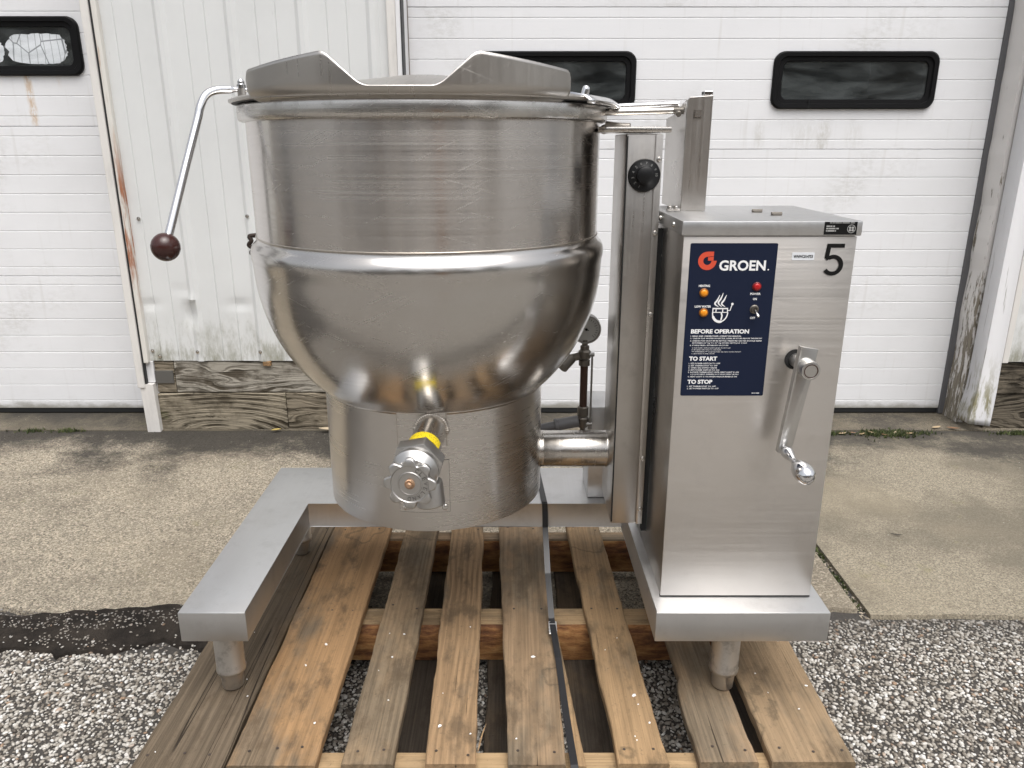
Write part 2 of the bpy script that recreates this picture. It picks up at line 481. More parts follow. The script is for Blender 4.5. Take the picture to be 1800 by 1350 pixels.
def wall_paint():
    M = Mat("wall_paint")
    co = M.obj()
    x, y, z = M.sep(co)[:3]
    big = M.noise(co, 2.2, 5, 0.6)
    strk = M.noise(M.map(co, (16, 16, 1.3)), 1.0, 4, 0.65)
    c = M.mix(M.remap(big, 0.4, 0.75, 0, 0.6), (0.66, 0.67, 0.665), (0.58, 0.59, 0.585))
    c = M.mix(M.remap(strk, 0.60, 0.80, 0, 0.14), c, (0.46, 0.45, 0.41))
    low = M.math('ADD', z, M.math('MULTIPLY', M.noise(M.map(co, (9, 9, 5)), 1.0, 5, 0.75), 0.52))
    f = M.math('MULTIPLY', M.remap(low, 0.50, 0.80, 1, 0), M.remap(M.noise(M.map(co, (13, 13, 4.0)), 1.0, 5, 0.75), 0.38, 0.62))
    c = M.mix(M.math('MULTIPLY', f, 0.85), c, (0.20, 0.195, 0.13))
    scr = M.remap(M.noise(M.map(co, (40, 40, 7), rot=(0, 0.5, 0)), 1.0, 3, 0.5), 0.70, 0.76, 0, 0.35)
    c = M.mix(scr, c, (0.40, 0.40, 0.40))
    M.set(Base_Color=c, Roughness=0.42, Normal=M.bump(M.noise(co, 7, 3), 0.12, 0.01), Specular_IOR_Level=0.4)
    return M.m
WALLP = wall_paint()

def trim_paint(name, col, rust=None):
    M = Mat(name)
    co = M.obj()
    x, y, z = M.sep(co)[:3]
    c = M.mix(M.remap(M.noise(M.map(co, (14, 14, 3)), 1.0, 5, 0.7), 0.45, 0.75, 0, 0.6), col, tuple(v * .72 for v in col))
    if rust:
        zc, zh, st = rust
        n = M.noise(M.map(co, (60, 60, 6)), 1.0, 5, 0.7)
        f = M.math('MULTIPLY', M.band(z, zc - zh, zc + zh, zh * 0.55), M.remap(n, 0.40, 0.58))
        c = M.mix(M.math('MULTIPLY', f, st), c, (0.30, 0.095, 0.03))
        n2 = M.remap(M.noise(M.map(co, (50, 50, 4)), 1.0, 4, 0.7), 0.58, 0.72, 0, 0.7)
        c = M.mix(n2, c, (0.36, 0.20, 0.10))
    M.set(Base_Color=c, Roughness=0.5)
    return M.m
TRIM = trim_paint("trim_paint", (0.69, 0.67, 0.64))
TRIM_RUST = trim_paint("trim_paint_rusty", (0.66, 0.64, 0.595), (-0.10, 0.26, 0.95))
TRIM_W = trim_paint("trim_white", (0.74, 0.74, 0.75))
M = Mat("peeling_jamb")
co = M.obj()
fl = M.noise(M.map(co, (26, 26, 5)), 1.0, 5, 0.72)
fib = M.noise(M.map(co, (120, 120, 3)), 1.0, 4, 0.6)
c = M.mix(M.remap(fib, 0.35, 0.7), (0.28, 0.25, 0.20), (0.10, 0.085, 0.06))
zz = M.sep(co)[2]
pl = M.remap(M.math('ADD', fl, M.math('MULTIPLY', zz, 0.16)), 0.36, 0.42)
c = M.mix(pl, c, (0.66, 0.64, 0.62))
M.set(Base_Color=c, Roughness=0.75, Normal=M.bump(pl, 0.5, 0.003))
JAMB = M.m
STRIP = plain("weather_strip", (0.10, 0.10, 0.105), 0.6)
BROWNSTRIP = plain("brown_strip", (0.16, 0.13, 0.11), 0.65)
WINFRAME = plain("window_gasket", (0.0045, 0.0045, 0.005), 0.5, Specular_IOR_Level=0.18)
INTERIOR = plain("dark_interior", (0.02, 0.02, 0.022), 0.9)
M = Mat("dusty_reflect_glass")
gl = M.node("ShaderNodeBsdfGlossy", {"Color": (0.9, 0.9, 0.9, 1), "Roughness": 0.08})
tr = M.node("ShaderNodeBsdfTransparent", {"Color": (0.99, 0.995, 1.0, 1)})
fr = M.node("ShaderNodeFresnel", {"IOR": 1.5})
df = M.node("ShaderNodeBsdfDiffuse", {"Color": (0.30, 0.33, 0.33, 1)})
ff = M.math('MULTIPLY', fr.outputs[0], M.math('SUBTRACT', 1.0, M.node("ShaderNodeNewGeometry").outputs["Backfacing"]))
mx = M.node("ShaderNodeMixShader", {0: ff, 1: tr.outputs[0], 2: gl.outputs[0]})
dust_reflect = M.remap(M.noise(M.map(M.obj(), (3, 3, 13)), 1.0, 5, 0.6, 0.5), 0.35, 0.75, 0.015, 0.16)  # dust, thickened into soft grey clouds in place of reflections
mx2 = M.node("ShaderNodeMixShader", {0: dust_reflect, 1: mx.outputs[0], 2: df.outputs[0]})
M.nt.links.new(mx2.outputs[0], M.out.inputs[0])
GLASS = M.m
M = Mat("cracked_film")
vd = M.voro(M.map(M.obj(), (14, 1, 9)), 1.0, 'DISTANCE_TO_EDGE')
crk = M.remap(vd, 0.010, 0.03, 1, 0)
vl = M.remap(M.math('SINE', M.math('MULTIPLY', M.math('ADD', M.sep(M.obj())[0], M.math('MULTIPLY', M.noise(M.obj(), 4), 0.05)), 210.0)), 0.93, 0.985)
M.set(Base_Color=M.mix(M.math('MULTIPLY', M.math('MAXIMUM', crk, M.math('MULTIPLY', vl, .7)), 0.8), (0.86, 0.88, 0.90), (0.12, 0.13, 0.14)), Roughness=0.7)
FILM = M.m

TIMBER_A = sill_timber("sill_timber_pale", (0.40, 0.37, 0.315), (0.050, 0.038, 0.024), 190.0, 1.1)
TIMBER_B = sill_timber("sill_timber_brown", (0.27, 0.23, 0.17), (0.034, 0.026, 0.016), 210.0, 1.0)
TIMBER_D = sill_timber("sill_timber_black", (0.17, 0.145, 0.11), (0.016, 0.013, 0.009), 240.0, 1.2)
TIMBER_C = sill_timber("sill_timber_cathedral", (0.34, 0.295, 0.22), (0.034, 0.026, 0.016), 330.0, 0.6, True)

# ---- ground
def pebble_ground():
    M = Mat("aggregate_matrix")
    co = M.node("ShaderNodeNewGeometry").outputs["Position"]
    v = M.node("ShaderNodeTexVoronoi", {"Vector": co, "Scale": 85.0})
    edge = M.voro(co, 85.0, 'DISTANCE_TO_EDGE')
    cr = M.ramp(M.sep(v.outputs["Color"])[0], [(0, (0.10, 0.085, 0.07)), (0.3, (0.28, 0.255, 0.22)), (0.7, (0.40, 0.38, 0.34)), (1, (0.50, 0.48, 0.45))])
    big = M.noise(co, 0.8, 5, 0.6)
    near = M.remap(M.sep(co)[1], 0.55, 0.75)                      # the modelled pebbles lie on the bare binder from here on
    near = M.math('MULTIPLY', near, M.remap(M.sep(co)[1], 3.2, 3.3, 1, 0))
    c = M.mix(M.remap(edge, 0.04, 0.14), (0.045, 0.04, 0.036), cr)
    c = M.mix(M.remap(big, 0.35, 0.75, 0, 0.4), c, (0.16, 0.145, 0.13))
    bind = M.mix(M.noise(co, 140, 3, 0.7), (0.022, 0.020, 0.019), (0.075, 0.068, 0.06))
    c = M.mix(near, c, bind)
    M.set(Base_Color=c, Roughness=0.8, Normal=M.bump(M.noise(co, 260, 3, 0.7), 0.6, 0.002), Specular_IOR_Level=0.3)
    return M.m
GROUND = pebble_ground()

M = Mat("pebbles")
isl = M.island()
c = M.ramp(isl, [(0.0, (0.06, 0.05, 0.043)), (0.10, (0.16, 0.14, 0.115)), (0.24, (0.22, 0.195, 0.165)), (0.52, (0.36, 0.335, 0.295)), (0.80, (0.50, 0.475, 0.435)), (0.955, (0.66, 0.65, 0.625)), (0.975, (0.30, 0.20, 0.13)), (1.0, (0.22, 0.16, 0.12))])
pos = M.node("ShaderNodeNewGeometry").outputs["Position"]
c = M.mix(M.remap(M.noise(pos, 300, 4, 0.7), 0.4, 0.75, 0, 0.35), c, (0.18, 0.16, 0.13))
# tar and dirt in a band of its own shape along the slab edge
band = M.math('ADD', M.sep(pos)[1], M.math('MULTIPLY', M.noise(pos, 4.0, 5, 0.7), 0.22))
c = M.mix(M.math('MULTIPLY', M.remap(band, 1.64, 1.84), 0.6), c, (0.075, 0.065, 0.055))
M.set(Base_Color=c, Roughness=0.62, Specular_IOR_Level=0.35)
PEBBLE = M.m

def slab_mat(name, tone, stainy, coarse=1.0, grains=False):
    M = Mat(name)
    co = M.node("ShaderNodeNewGeometry").outputs["Position"]
    gs = M.sep(M.voro(co, 240.0, 'F1', "Color"))[0]
    g1 = M.noise(co, 230, 4, 0.75)
    g2 = M.noise(co, 420, 3, 0.7)
    mid = M.noise(co, 34, 5, 0.7)
    big = M.noise(co, 2.1, 5, 0.62)
    c = M.mix(M.remap(g1, 0.36 - 0.1 * (1 - coarse), 0.66 + 0.1 * (1 - coarse)), tuple(v * .5 for v in tone), tuple(min(1, v * 1.4) for v in tone))
    c = M.mix(M.remap(gs, 0.50, 1.0, 0, 0.75 * coarse), c, tuple(min(1, v * 1.9) for v in tone))
    c = M.mix(M.remap(gs, 0.0, 0.34, 0.7 * coarse, 0), c, tuple(v * .28 for v in tone))
    c = M.mix(M.remap(mid, 0.5, 0.75, 0, 0.45), c, tuple(v * .5 for v in tone))
    c = M.mix(M.remap(big, 0.42, 0.62, 0, 0.7), c, tuple(v * .5 for v in tone))
    c = M.mix(M.remap(M.noise(co, 6.5, 5, 0.7), 0.60, 0.74, 0, 0.5), c, (tone[0] * .75, tone[1] * .82, tone[2] * .45))
    c = M.mix(M.remap(M.noise(co, 1.3, 3, 0.5), 0.5, 0.7, 0, 0.3), c, tuple(min(1, v * f) for v, f in zip(tone, (1.35, 1.3, 1.2))))
    if grains:
        c = M.mix(0.72, c, M.ramp(M.island(), [(0, tuple(v * .38 for v in tone)), (0.3, tuple(v * .85 for v in tone)), (0.7, tuple(min(1, v * 1.3) for v in tone)), (1, tuple(min(1, v * f) for v, f in zip(tone, (1.75, 1.75, 1.8))))]))
    # damp dirt, blotchy, gathered along the foot of the building
    y = M.sep(co)[1]
    d = M.math('ADD', y, M.math('MULTIPLY', M.noise(co, 2.0, 6, 0.66), 1.6))
    d = M.math('ADD', d, M.math('MULTIPLY', M.math('SUBTRACT', M.noise(co, 60, 4, 0.7), 0.5), 0.35))
    c = M.mix(M.remap(d, stainy + .10, stainy + 0.50, 0, 0.90), c, (0.050, 0.046, 0.041))
    dots = M.remap(M.voro(co, 42, 'F1'), 0.06, 0.10, 0.8, 0)
    c = M.mix(M.math('MULTIPLY', dots, M.remap(M.noise(co, 6, 3), 0.5, 0.6)), c, (0.55, 0.52, 0.46))
    h = M.math('ADD', M.math('MULTIPLY', gs, 0.5), M.math('ADD', g1, M.math('MULTIPLY', g2, 0.5)))
    M.set(Base_Color=c, Roughness=0.85, Normal=M.bump(h, 0.35 + 0.65 * coarse, 0.009), Specular_IOR_Level=0.25)
    return M.m
SLAB_L = slab_mat("slab_rough", (0.43, 0.375, 0.292), 3.24)
GRAIN = slab_mat("slab_grains", (0.43, 0.375, 0.292), 3.24, 1.0, True)
SLAB_R = slab_mat("slab_smooth", (0.30, 0.263, 0.20), 3.30, 0.55)
SILLC = slab_mat("sill_concrete", (0.185, 0.16, 0.12), 3.72, 0.3)
M = Mat("tar_strip")
co = M.node("ShaderNodeNewGeometry").outputs["Position"]
c = M.mix(M.remap(M.noise(co, 12, 5, 0.7), 0.35, 0.7), (0.013, 0.011, 0.0095), (0.034, 0.028, 0.023))
sp = M.remap(M.voro(co, 60, 'F1'), 0.10, 0.16, 1, 0)
c = M.mix(M.math('MULTIPLY', sp, M.remap(M.noise(co, 23, 2), 0.56, 0.6)), c, (0.42, 0.38, 0.33))
M.set(Base_Color=c, Roughness=0.9, Specular_IOR_Level=0.12, Normal=M.bump(M.noise(co, 150, 4, 0.7), 0.8, 0.005))
TAR = M.m
MOSS = Mat("moss")
MOSS.set(Base_Color=MOSS.ramp(MOSS.island(), [(0, (0.020, 0.028, 0.010)), (0.5, (0.05, 0.07, 0.018)), (0.85, (0.09, 0.11, 0.03)), (1, (0.16, 0.14, 0.08))]), Roughness=0.8)
MOSS = MOSS.m
LEAFD = Mat("dry_leaf")
LEAFD.set(Base_Color=LEAFD.ramp(LEAFD.rand(), [(0, (0.42, 0.30, 0.17)), (0.5, (0.52, 0.43, 0.30)), (1, (0.20, 0.10, 0.05))]), Roughness=0.7)
LEAFD = LEAFD.m
FLAKE = plain("white_flake", (0.80, 0.79, 0.77), 0.7)

# ---- pallet woods
W_GREY = pallet_wood("wood_weathered", (0.177, 0.125, 0.075), (0.158, 0.121, 0.083), 0.36, 22, 0.8, True, True)
W_ORANGE = pallet_wood("wood_fresh_orange", (0.354, 0.216, 0.108), (0.206, 0.154, 0.102), 0.47, 16, 0.7)
W_TAN = pallet_wood("wood_tan", (0.311, 0.214, 0.129), (0.216, 0.168, 0.115), 0.45, 30, 0.9)
W_RING = pallet_wood("wood_ringed", (0.344, 0.226, 0.126), (0.216, 0.166, 0.113), 0.49, 75, 1.6)
W_PLAIN = pallet_wood("wood_plain", (0.306, 0.216, 0.130), (0.216, 0.166, 0.111), 0.46, 18, 0.5)
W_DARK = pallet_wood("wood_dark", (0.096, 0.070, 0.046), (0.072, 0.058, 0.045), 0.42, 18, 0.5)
W_YEL = pallet_wood("wood_yellow", (0.350, 0.232, 0.126), (0.239, 0.177, 0.113), 0.50, 26, 0.7)
W_LOG = pallet_wood("wood_log", (0.402, 0.279, 0.155), (0.316, 0.232, 0.142), 0.52, 18, 0.6)
M = Mat("bark_log")
co = M.shift(M.obj(), 9)
b1 = M.noise(M.map(co, (9, 30, 30)), 1.0, 5, 0.7)
c = M.ramp(b1, [(0.30, (0.04, 0.018, 0.010)), (0.42, (0.16, 0.065, 0.025)), (0.54, (0.34, 0.16, 0.055)), (0.68, (0.52, 0.30, 0.12))])
M.set(Base_Color=c, Roughness=0.8, Normal=M.bump(b1, 0.8, 0.008))
BARK = M.m
NAIL = plain("nail_head", (0.06, 0.045, 0.038), 0.6, 0.4)

# ================================================================== SETTING
# ---- ground sheet to the horizon
bm = new()
box(bm, -90, 90, -110, 60, -0.6, -0.012)
tag(mk("ground", bm, GROUND), kind='structure')

# ---- concrete slabs before the building, with a jagged worn front edge
def slab(name, x0, x1, yf, yb, mat, jag):
    b = new()
    n = int((x1 - x0) / 0.03)
    top, bot = [], []
    for i in range(n + 1):
        x = x0 + (x1 - x0) * i / n
        y = yf + jag * (mnoise.noise((x * 4.0, 3.1, 0)) * 0.7 + mnoise.noise((x * 17.0, 8.1, 0)) * 0.4)
        top.append(b.verts.new((x, y + 0.006, 0.0))); bot.append(b.verts.new((x, y, -0.02)))
    bt = [b.verts.new((x0, yb, 0)), b.verts.new((x1, yb, 0))]
    bb = [b.verts.new((x0, yb, -0.02)), b.verts.new((x1, yb, -0.02))]
    b.faces.new(top + [bt[1], bt[0]])
    for i in range(n): b.faces.new((bot[i], bot[i + 1], top[i + 1], top[i]))
    b.faces.new((bot[0], top[0], bt[0], bb[0])); b.faces.new((top[-1], bot[-1], bb[1], bt[1]))
    o = mk(name, b, mat)
    return tag(o, kind='structure')
slab("concrete_slab", -6.0, 0.902, 1.725, 3.035, SLAB_L, 0.045)
slab("concrete_slab", 0.925, 7.0, 1.705, 3.035, SLAB_R, 0.010)
bm = new(); box(bm, -6.0, 7.0, 3.041, 3.9, -0.02, 0.003, 0.002)
tag(mk("door_sill", bm, SILLC), kind='structure')
# dark tar strip along the left slab edge
bm = new()
n = 140
A, B = [], []
for i in range(n + 1):
    x = -4.0 + i * (3.55 / n)
    yf = 1.575 + 0.03 * mnoise.noise((x * 5, 0.4, 2)) + 0.026 * mnoise.noise((x * 24, 0.4, 2))
    yb = 1.735 + 0.045 * mnoise.noise((x * 3.2, 5.4, 2)) + 0.020 * mnoise.noise((x * 20, 5.4, 2))
    A.append((x, yf)); B.append((x, yb))
ta = [bm.verts.new((x, y, -0.0035)) for x, y in A]; ba = [bm.verts.new((x, y - 0.006, -0.012)) for x, y in A]
tb = [bm.verts.new((x, y, 0.004)) for x, y in B]; bb = [bm.verts.new((x, y + 0.004, -0.0005)) for x, y in B]
for i in range(n):
    bm.faces.new((ta[i], ta[i + 1], tb[i + 1], tb[i])); bm.faces.new((ba[i], ba[i + 1], ta[i + 1], ta[i])); bm.faces.new((tb[i], tb[i + 1], bb[i + 1], bb[i]))
tag(mk("tar_strip", bm, TAR), kind='structure')

# ---- exposed pebbles set in the pavement (real geometry, one uncountable mass)
def pebble_mesh(p, a, zoff, mat, nm, flat=(0.45, 0.7), octa=False):
    ico = bmesh.new()
    if octa:
        vs_ = [ico.verts.new(q) for q in ((1, 0, 0), (0, 1, 0), (-1, 0, 0), (0, -1, 0), (0, 0, 1))]
        for i in range(4): ico.faces.new((vs_[i], vs_[(i + 1) % 4], vs_[4]))
        bmesh.ops.subdivide_edges(ico, edges=[e for e in ico.edges if vs_[4] not in e.verts], cuts=1)
        bmesh.ops.triangulate(ico, faces=ico.faces)
        for v in ico.verts: v.co.normalize()
    else: bmesh.ops.create_icosphere(ico, subdivisions=1, radius=1.0)
    ico.verts.index_update(); ico.verts.ensure_lookup_table()
    V = np.array([v.co[:] for v in ico.verts])
    F = np.array([[v.index for v in f.verts] for f in ico.faces]); ico.free()
    N = len(p)
    sx = a * rng.uniform(0.95, 1.45, N); sy = a * rng.uniform(0.65, 1.0, N); sz = a * rng.uniform(flat[0], flat[1], N)
    th = rng.uniform(0, math.pi, N)
    jit = 1 + rng.uniform(-.2, .2, (N, len(V), 1))
    W = V[None] * jit * np.stack([sx, sy, sz], 1)[:, None, :]
    ct, st = np.cos(th)[:, None], np.sin(th)[:, None]
    X = W[..., 0] * ct - W[..., 1] * st + p[:, 0:1]
    Y = W[..., 0] * st + W[..., 1] * ct + p[:, 1:2]
    Z = W[..., 2] + zoff[:, None] + rng.uniform(-0.0008, 0.0016, N)[:, None] * (0.3 if octa else 1)
    P = np.stack([X, Y, Z], -1).reshape(-1, 3)
    faces = (F[None] + (np.arange(N) * len(V))[:, None, None]).reshape(-1, 3)
    me = bpy.data.meshes.new(nm)
    me.vertices.add(len(P)); me.vertices.foreach_set("co", P.ravel())
    me.loops.add(faces.size); me.loops.foreach_set("vertex_index", faces.ravel())
    me.polygons.add(len(faces)); me.polygons.foreach_set("loop_start", np.arange(0, faces.size, 3))
    me.polygons.foreach_set("loop_total", np.full(len(faces), 3))
    me.update(calc_edges=True); me.validate()
    me.shade_smooth()
    me.materials.append(mat)
    return link_mesh(nm, me)

def scatter(x0, x1, y0, y1, s):
    xs = np.arange(x0, x1, s); ys = np.arange(y0, y1, s * 0.88)
    gx, gy = np.meshgrid(xs, ys)
    gx = gx + (np.arange(len(ys)) % 2)[:, None] * s * 0.5
    return np.stack([gx.ravel(), gy.ravel()], 1) + rng.uniform(-.42, .42, (gx.size, 2)) * s

def pebbles():
    p = scatter(-1.55, 1.55, 0.80, 1.76, 0.0081)
    # left: stop at the tar strip; right: run up to the slab, thinning out
    lim = np.where(p[:, 0] < -0.46, 1.585 + 0.015 * np.sin(p[:, 0] * 9) + rng.normal(0, .008, len(p)), 1.705)
    keep = (p[:, 1] < lim) & (rng.random(len(p)) < 0.94)
    edge = (np.abs(p[:, 1] - 1.70 - 0.02 * np.sin(p[:, 0] * 7)) < 0.035) | (p[:, 1] - lim < 0.024 + 0.024 * np.sin(p[:, 0] * 19) * np.sin(p[:, 0] * 7.3))
    strewn = (p[:, 0] < -0.46) & (p[:, 1] >= lim) & (rng.random(len(p)) < np.where(edge, 0.5, 0.04))
    keep = keep | strewn
    on_tar = strewn[keep]
    p = p[keep]
    big = rng.random(len(p)) ** 2.2
    a = np.where(on_tar, 0.0020 + 0.0020 * big, 0.0029 + 0.0036 * big)
    z = np.where(on_tar, -0.002 + np.clip((p[:, 1] - 1.58) / .16, 0, 1) * .006, -0.0115)
    return pebble_mesh(p, a, z, PEBBLE, "pebbles")

def grains():
    p = scatter(-2.5, 0.895, 1.80, 3.025, 0.0072)
    vis = (p[:, 0] < -0.25) | (p[:, 1] < 2.35) | (p[:, 0] > 0.75)
    p = p[vis & (rng.random(len(p)) < 0.85)]
    a = 0.0024 + 0.0022 * rng.random(len(p)) ** 1.6
    nj = 420
    p = np.concatenate([p, np.stack([rng.uniform(.904, .923, nj), rng.uniform(1.70, 3.0, nj)], 1)])
    a = np.concatenate([a, 0.0018 + 0.0022 * rng.random(nj)])
    z = np.concatenate([np.full(len(p) - nj, -0.0004), np.full(nj, -0.0105)])
    return pebble_mesh(p, a, z, GRAIN, "grains", (0.4, 0.75), True)
tag(grains(), "coarse tan grains worn proud of the left concrete slab", "gravel", kind='stuff')
tag(pebbles(), "white and brown pebbles set in the dark pavement around the pallet", "gravel", kind='stuff')

# ---- moss and weeds (one mass each place)
def moss(name, pts, h, label):
    b = new()
    for (x, y, z) in pts:
        for k in range(3):
            a = random.uniform(0, 2 * math.pi); w = random.uniform(.0015, .004); hh = h * random.uniform(.4, 1.2)
            d = Vector((math.cos(a), math.sin(a), 0)); l = Vector((random.uniform(-1, 1), random.uniform(-1, 1), 0)) * hh * .7
            p = Vector((x, y, z))
            b.faces.new([b.verts.new(p - d * w), b.verts.new(p + d * w), b.verts.new(p + l + Vector((0, 0, hh)))])
    return tag(mk(name, b, MOSS), label, "moss", kind='stuff')
pts = []
for i in range(900):
    x = random.choice([random.gauss(1.56, .055), random.gauss(1.56, .055), random.gauss(1.60, .09), random.gauss(1.31, .03), random.uniform(1.2, 1.75), random.gauss(2.12, .06)])
    pts.append((x, 3.0 + random.gauss(0, .022 if 1.45 < x < 1.7 else .010), 0.0))
moss("moss", pts, 0.014, "green moss strip in the joint before the right garage door")
pts = []
for i in range(480):
    y = random.uniform(1.74, 2.3)
    if mnoise.noise((y * 11, 1, 1)) > 0.05 or i % 6 == 0: pts.append((random.uniform(.904, .923), y, -0.012))
moss("moss", pts, 0.011, "dark green moss filling the slab joint beside the steel cabinet")
pts = [(random.gauss(random.choice([-2.02, -1.86]), .03), 3.03 + random.gauss(0, .01), 0) for i in range(130)]
moss("weeds", pts, 0.016, "sparse green weeds along the sill of the left garage door")

# ================================================================== BUILDING
WY = 3.05       # face of the ribbed wall
DY = 3.25       # face of the garage doors
bld = empty("metal_building", (0, WY, 0))
tag(bld, "pale ribbed metal building wall on weathered timbers behind the kettle", "building")

def ribbed(name, x0, x1, z0, z1, phase, dents, y=WY):
    P = 0.257
    xs = set()
    k0 = math.floor((x0 - phase) / P) - 1
    k1 = math.ceil((x1 - phase) / P) + 1
    prof = [(0.0, 0.0), (0.015, -0.011), (0.031, -0.011), (0.046, 0.0), (0.112, 0.0), (0.1145, 0.003), (0.117, 0.0), (0.184, 0.0), (0.1865, 0.003), (0.189, 0.0)]
    pts = []
    for k in range(k0, k1 + 1):
        for dx, dy in prof: pts.append((phase + k * P + dx, dy))
    pts = [p for p in pts if x0 < p[0] < x1]
    pts = [(x0, 0.0)] + pts + [(x1, 0.0)]
    fin = []
    for (xa, ya), (xb, yb) in zip(pts, pts[1:]):
        m = max(1, int((xb - xa) / 0.02))
        for j in range(m): fin.append((xa + (xb - xa) * j / m, ya + (yb - ya) * j / m))
    fin.append(pts[-1])
    zs = [z0 + (1.0 - z0) * j / 46 for j in range(46)] + [1.0 + (z1 - 1.0) * j / 12 for j in range(13)] if z0 < 1.0 else [z0 + (z1 - z0) * j / 12 for j in range(13)]
    b = new()
    rows = []
    for z in zs:
        r = []
        for x, dy in fin:
            d = 0.0025 * mnoise.noise((x * 2.3, z * 1.9, 3.3)) + (0.0016 * mnoise.noise((x * 9, z * 7, 1.3)) if z < 1.0 else 0)
            for (cx, cz, rad, dep) in dents:
                q = math.hypot((x - cx) / rad[0], (z - cz) / rad[1])
                if q < 1: d += dep * (1 - q * q) ** 2
            r.append(b.verts.new((x, y + dy + d, z)))
        rows.append(r)
    for a, c_ in zip(rows, rows[1:]):
        for i in range(len(a) - 1): b.faces.new((a[i], a[i + 1], c_[i + 1], c_[i]))
    return mk(name, b, WALLP, bld, origin=(x0, y, 0), smooth=25)
ribbed("wall_sheet", -1.497, -0.425, 0.305, 3.4, -1.30, [(-1.295, 0.50, (.035, .075), .018), (-1.29, 0.565, (.02, .02), -.010), (-1.46, 0.54, (.05, .03), .008), (-1.10, 0.54, (.06, .03), .007), (-1.33, 0.60, (.06, .012), .006)])
ribbed("wall_sheet", 2.03, 5.2, 0.30, 3.4, 2.10, [(2.1, 0.5, (.05, .05), .01)])
ribbed("wall_sheet", -6.5, -4.02, 0.30, 3.4, -6.4, [])
# header sheets over the doors
ribbed("wall_sheet", -0.425, 2.03, 2.62, 3.4, -0.3, [], WY + 0.001)
ribbed("wall_sheet", -4.02, -1.497, 2.62, 3.4, -3.9, [], WY + 0.001)
# dark shell behind (inside of the shed) and roof
bm = new()
box(bm, -6.5, 5.2, 3.42, 12, -0.05, 3.35)
t = [f for f in bm.faces if f.calc_center_median().y < 3.5]
bmesh.ops.delete(bm, geom=t, context='FACES')
mk("interior", bm, INTERIOR, bld)
bm = new(); box(bm, -6.6, 5.3, 3.02, 12.1, 3.41, 3.5, 0.01); mk("roof", bm, TRIM_W, bld)

# trims: left door right-hand trim (rusty edge), jamb foot, right-hand trim of the wall
bm = new(); box(bm, -1.545, -1.516, WY - 0.030, DY + .03, 0.195, 2.62, 0.003); mk("door_trim", bm, TRIM, bld)
bm = new(); box(bm, -1.516, -1.509, WY - 0.022, WY + 0.05, 0.20, 2.62, 0.001); mk("gasket_strip", bm, RUBBER, bld)
bm = new(); box(bm, -1.509, -1.489, WY - 0.024, WY + 0.05, 0.30, 2.62, 0.004)
o = mk("corner_trim", bm, TRIM_RUST, bld, origin=(-1.50, WY, 0.95)); tag(o, "pale metal corner trim with a long rust streak")
bm = new()
prism(bm, [(-0.020, 0.0), (0.034, 0.0), (0.030, 0.21), (-0.024, 0.21)], faceM(-1.513, WY + 0.01, 0.0), 0.034); mk("jamb_foot", bm, TRIM, bld)
bm = new(); box(bm, -1.514, -1.480, WY - .006, WY + .06, 0.212, 0.303, 0.002); mk("jamb_patch", bm, TRIM_W, bld)
bm = new(); box(bm, -0.452, -0.418, WY - 0.022, WY + .04, 0.28, 2.62, 0.004); mk("corner_trim", bm, TRIM, bld)
bm = new(); box(bm, -0.4178, -0.402, WY - 0.026, DY - .02, 0.0, 2.62, 0.002); mk("corner_trim", bm, TRIM_W, bld)
bm = new(); box(bm, -0.4178, -0.401, DY - 0.0195, DY + .06, 0.004, 2.62, 0.001); mk("weather_strip", bm, BROWNSTRIP, bld)
bm = new(); box(bm, -0.4018, -0.398, WY - 0.020, WY + 0.055, 0.02, 2.62, 0.001); mk("gasket_strip", bm, RUBBER, bld)
# right jamb
bm = new(); box(bm, 1.907, 1.932, DY - 0.010, DY + .05, 0.006, 2.62, 0.002); mk("weather_strip", bm, STRIP, bld)
bm = new()
n = 40
for i in range(n):
    z0, z1 = 2.62 * i / n, 2.62 * (i + 1) / n
# chipped timber jamb, edge wandering with height
ring = []
for i in range(n + 1):
    zz_ = 0.004 + 2.616 * i / n
    e = 0.007 * mnoise.noise((zz_ * 5, 2.2, 0)) + 0.004 * mnoise.noise((zz_ * 19, 2.2, 0))
    ring.append([bm.verts.new(p) for p in ((1.933, DY + .05, zz_), (1.927 + e, DY - 0.012, zz_), (1.930 + e, WY + 0.085, zz_), (2.02, WY + 0.083, zz_), (2.02, DY + 0.05, zz_))])
for a, c_ in zip(ring, ring[1:]):
    for k in range(5): bm.faces.new((a[k], a[(k + 1) % 5], c_[(k + 1) % 5], c_[k]))
bm.faces.new(ring[-1])
mk("door_jamb", bm, JAMB, bld, origin=(1.95, WY, 1.0))
# sheet-metal corner trim with a lifted, angled foot
def sheet_strip(name, secs, mat, th=0.004):
    """secs: list of (z, [(x,y)...]) ; open folded sheet with a little thickness"""
    b = new()
    rows = [[b.verts.new((x, y, z)) for x, y in pl_] for z, pl_ in secs]
    for a, c_ in zip(rows, rows[1:]):
        for k in range(len(a) - 1): b.faces.new((a[k], a[k + 1], c_[k + 1], c_[k]))
    o = mk(name, b, mat, bld, smooth=30)
    md = o.modifiers.new("thickness", 'SOLIDIFY'); md.thickness = th; md.offset = 0
    return o
M = Mat("trim_white_mossy")
co = M.obj()
zz = M.sep(co)[2]
n1 = M.noise(M.map(co, (24, 24, 5)), 1.0, 5, 0.7)
f = M.math('MULTIPLY', M.remap(M.math('ADD', zz, M.math('MULTIPLY', n1, 0.6)), -0.85, -0.62, 1, 0), M.remap(n1, 0.45, 0.62))
c = M.mix(f, (0.74, 0.74, 0.755), (0.24, 0.22, 0.12))
crk = M.remap(M.noise(M.map(co, (60, 60, 2.2)), 1.0, 4, 0.6), 0.64, 0.70, 0, 0.75)
c = M.mix(crk, c, (0.20, 0.175, 0.15))
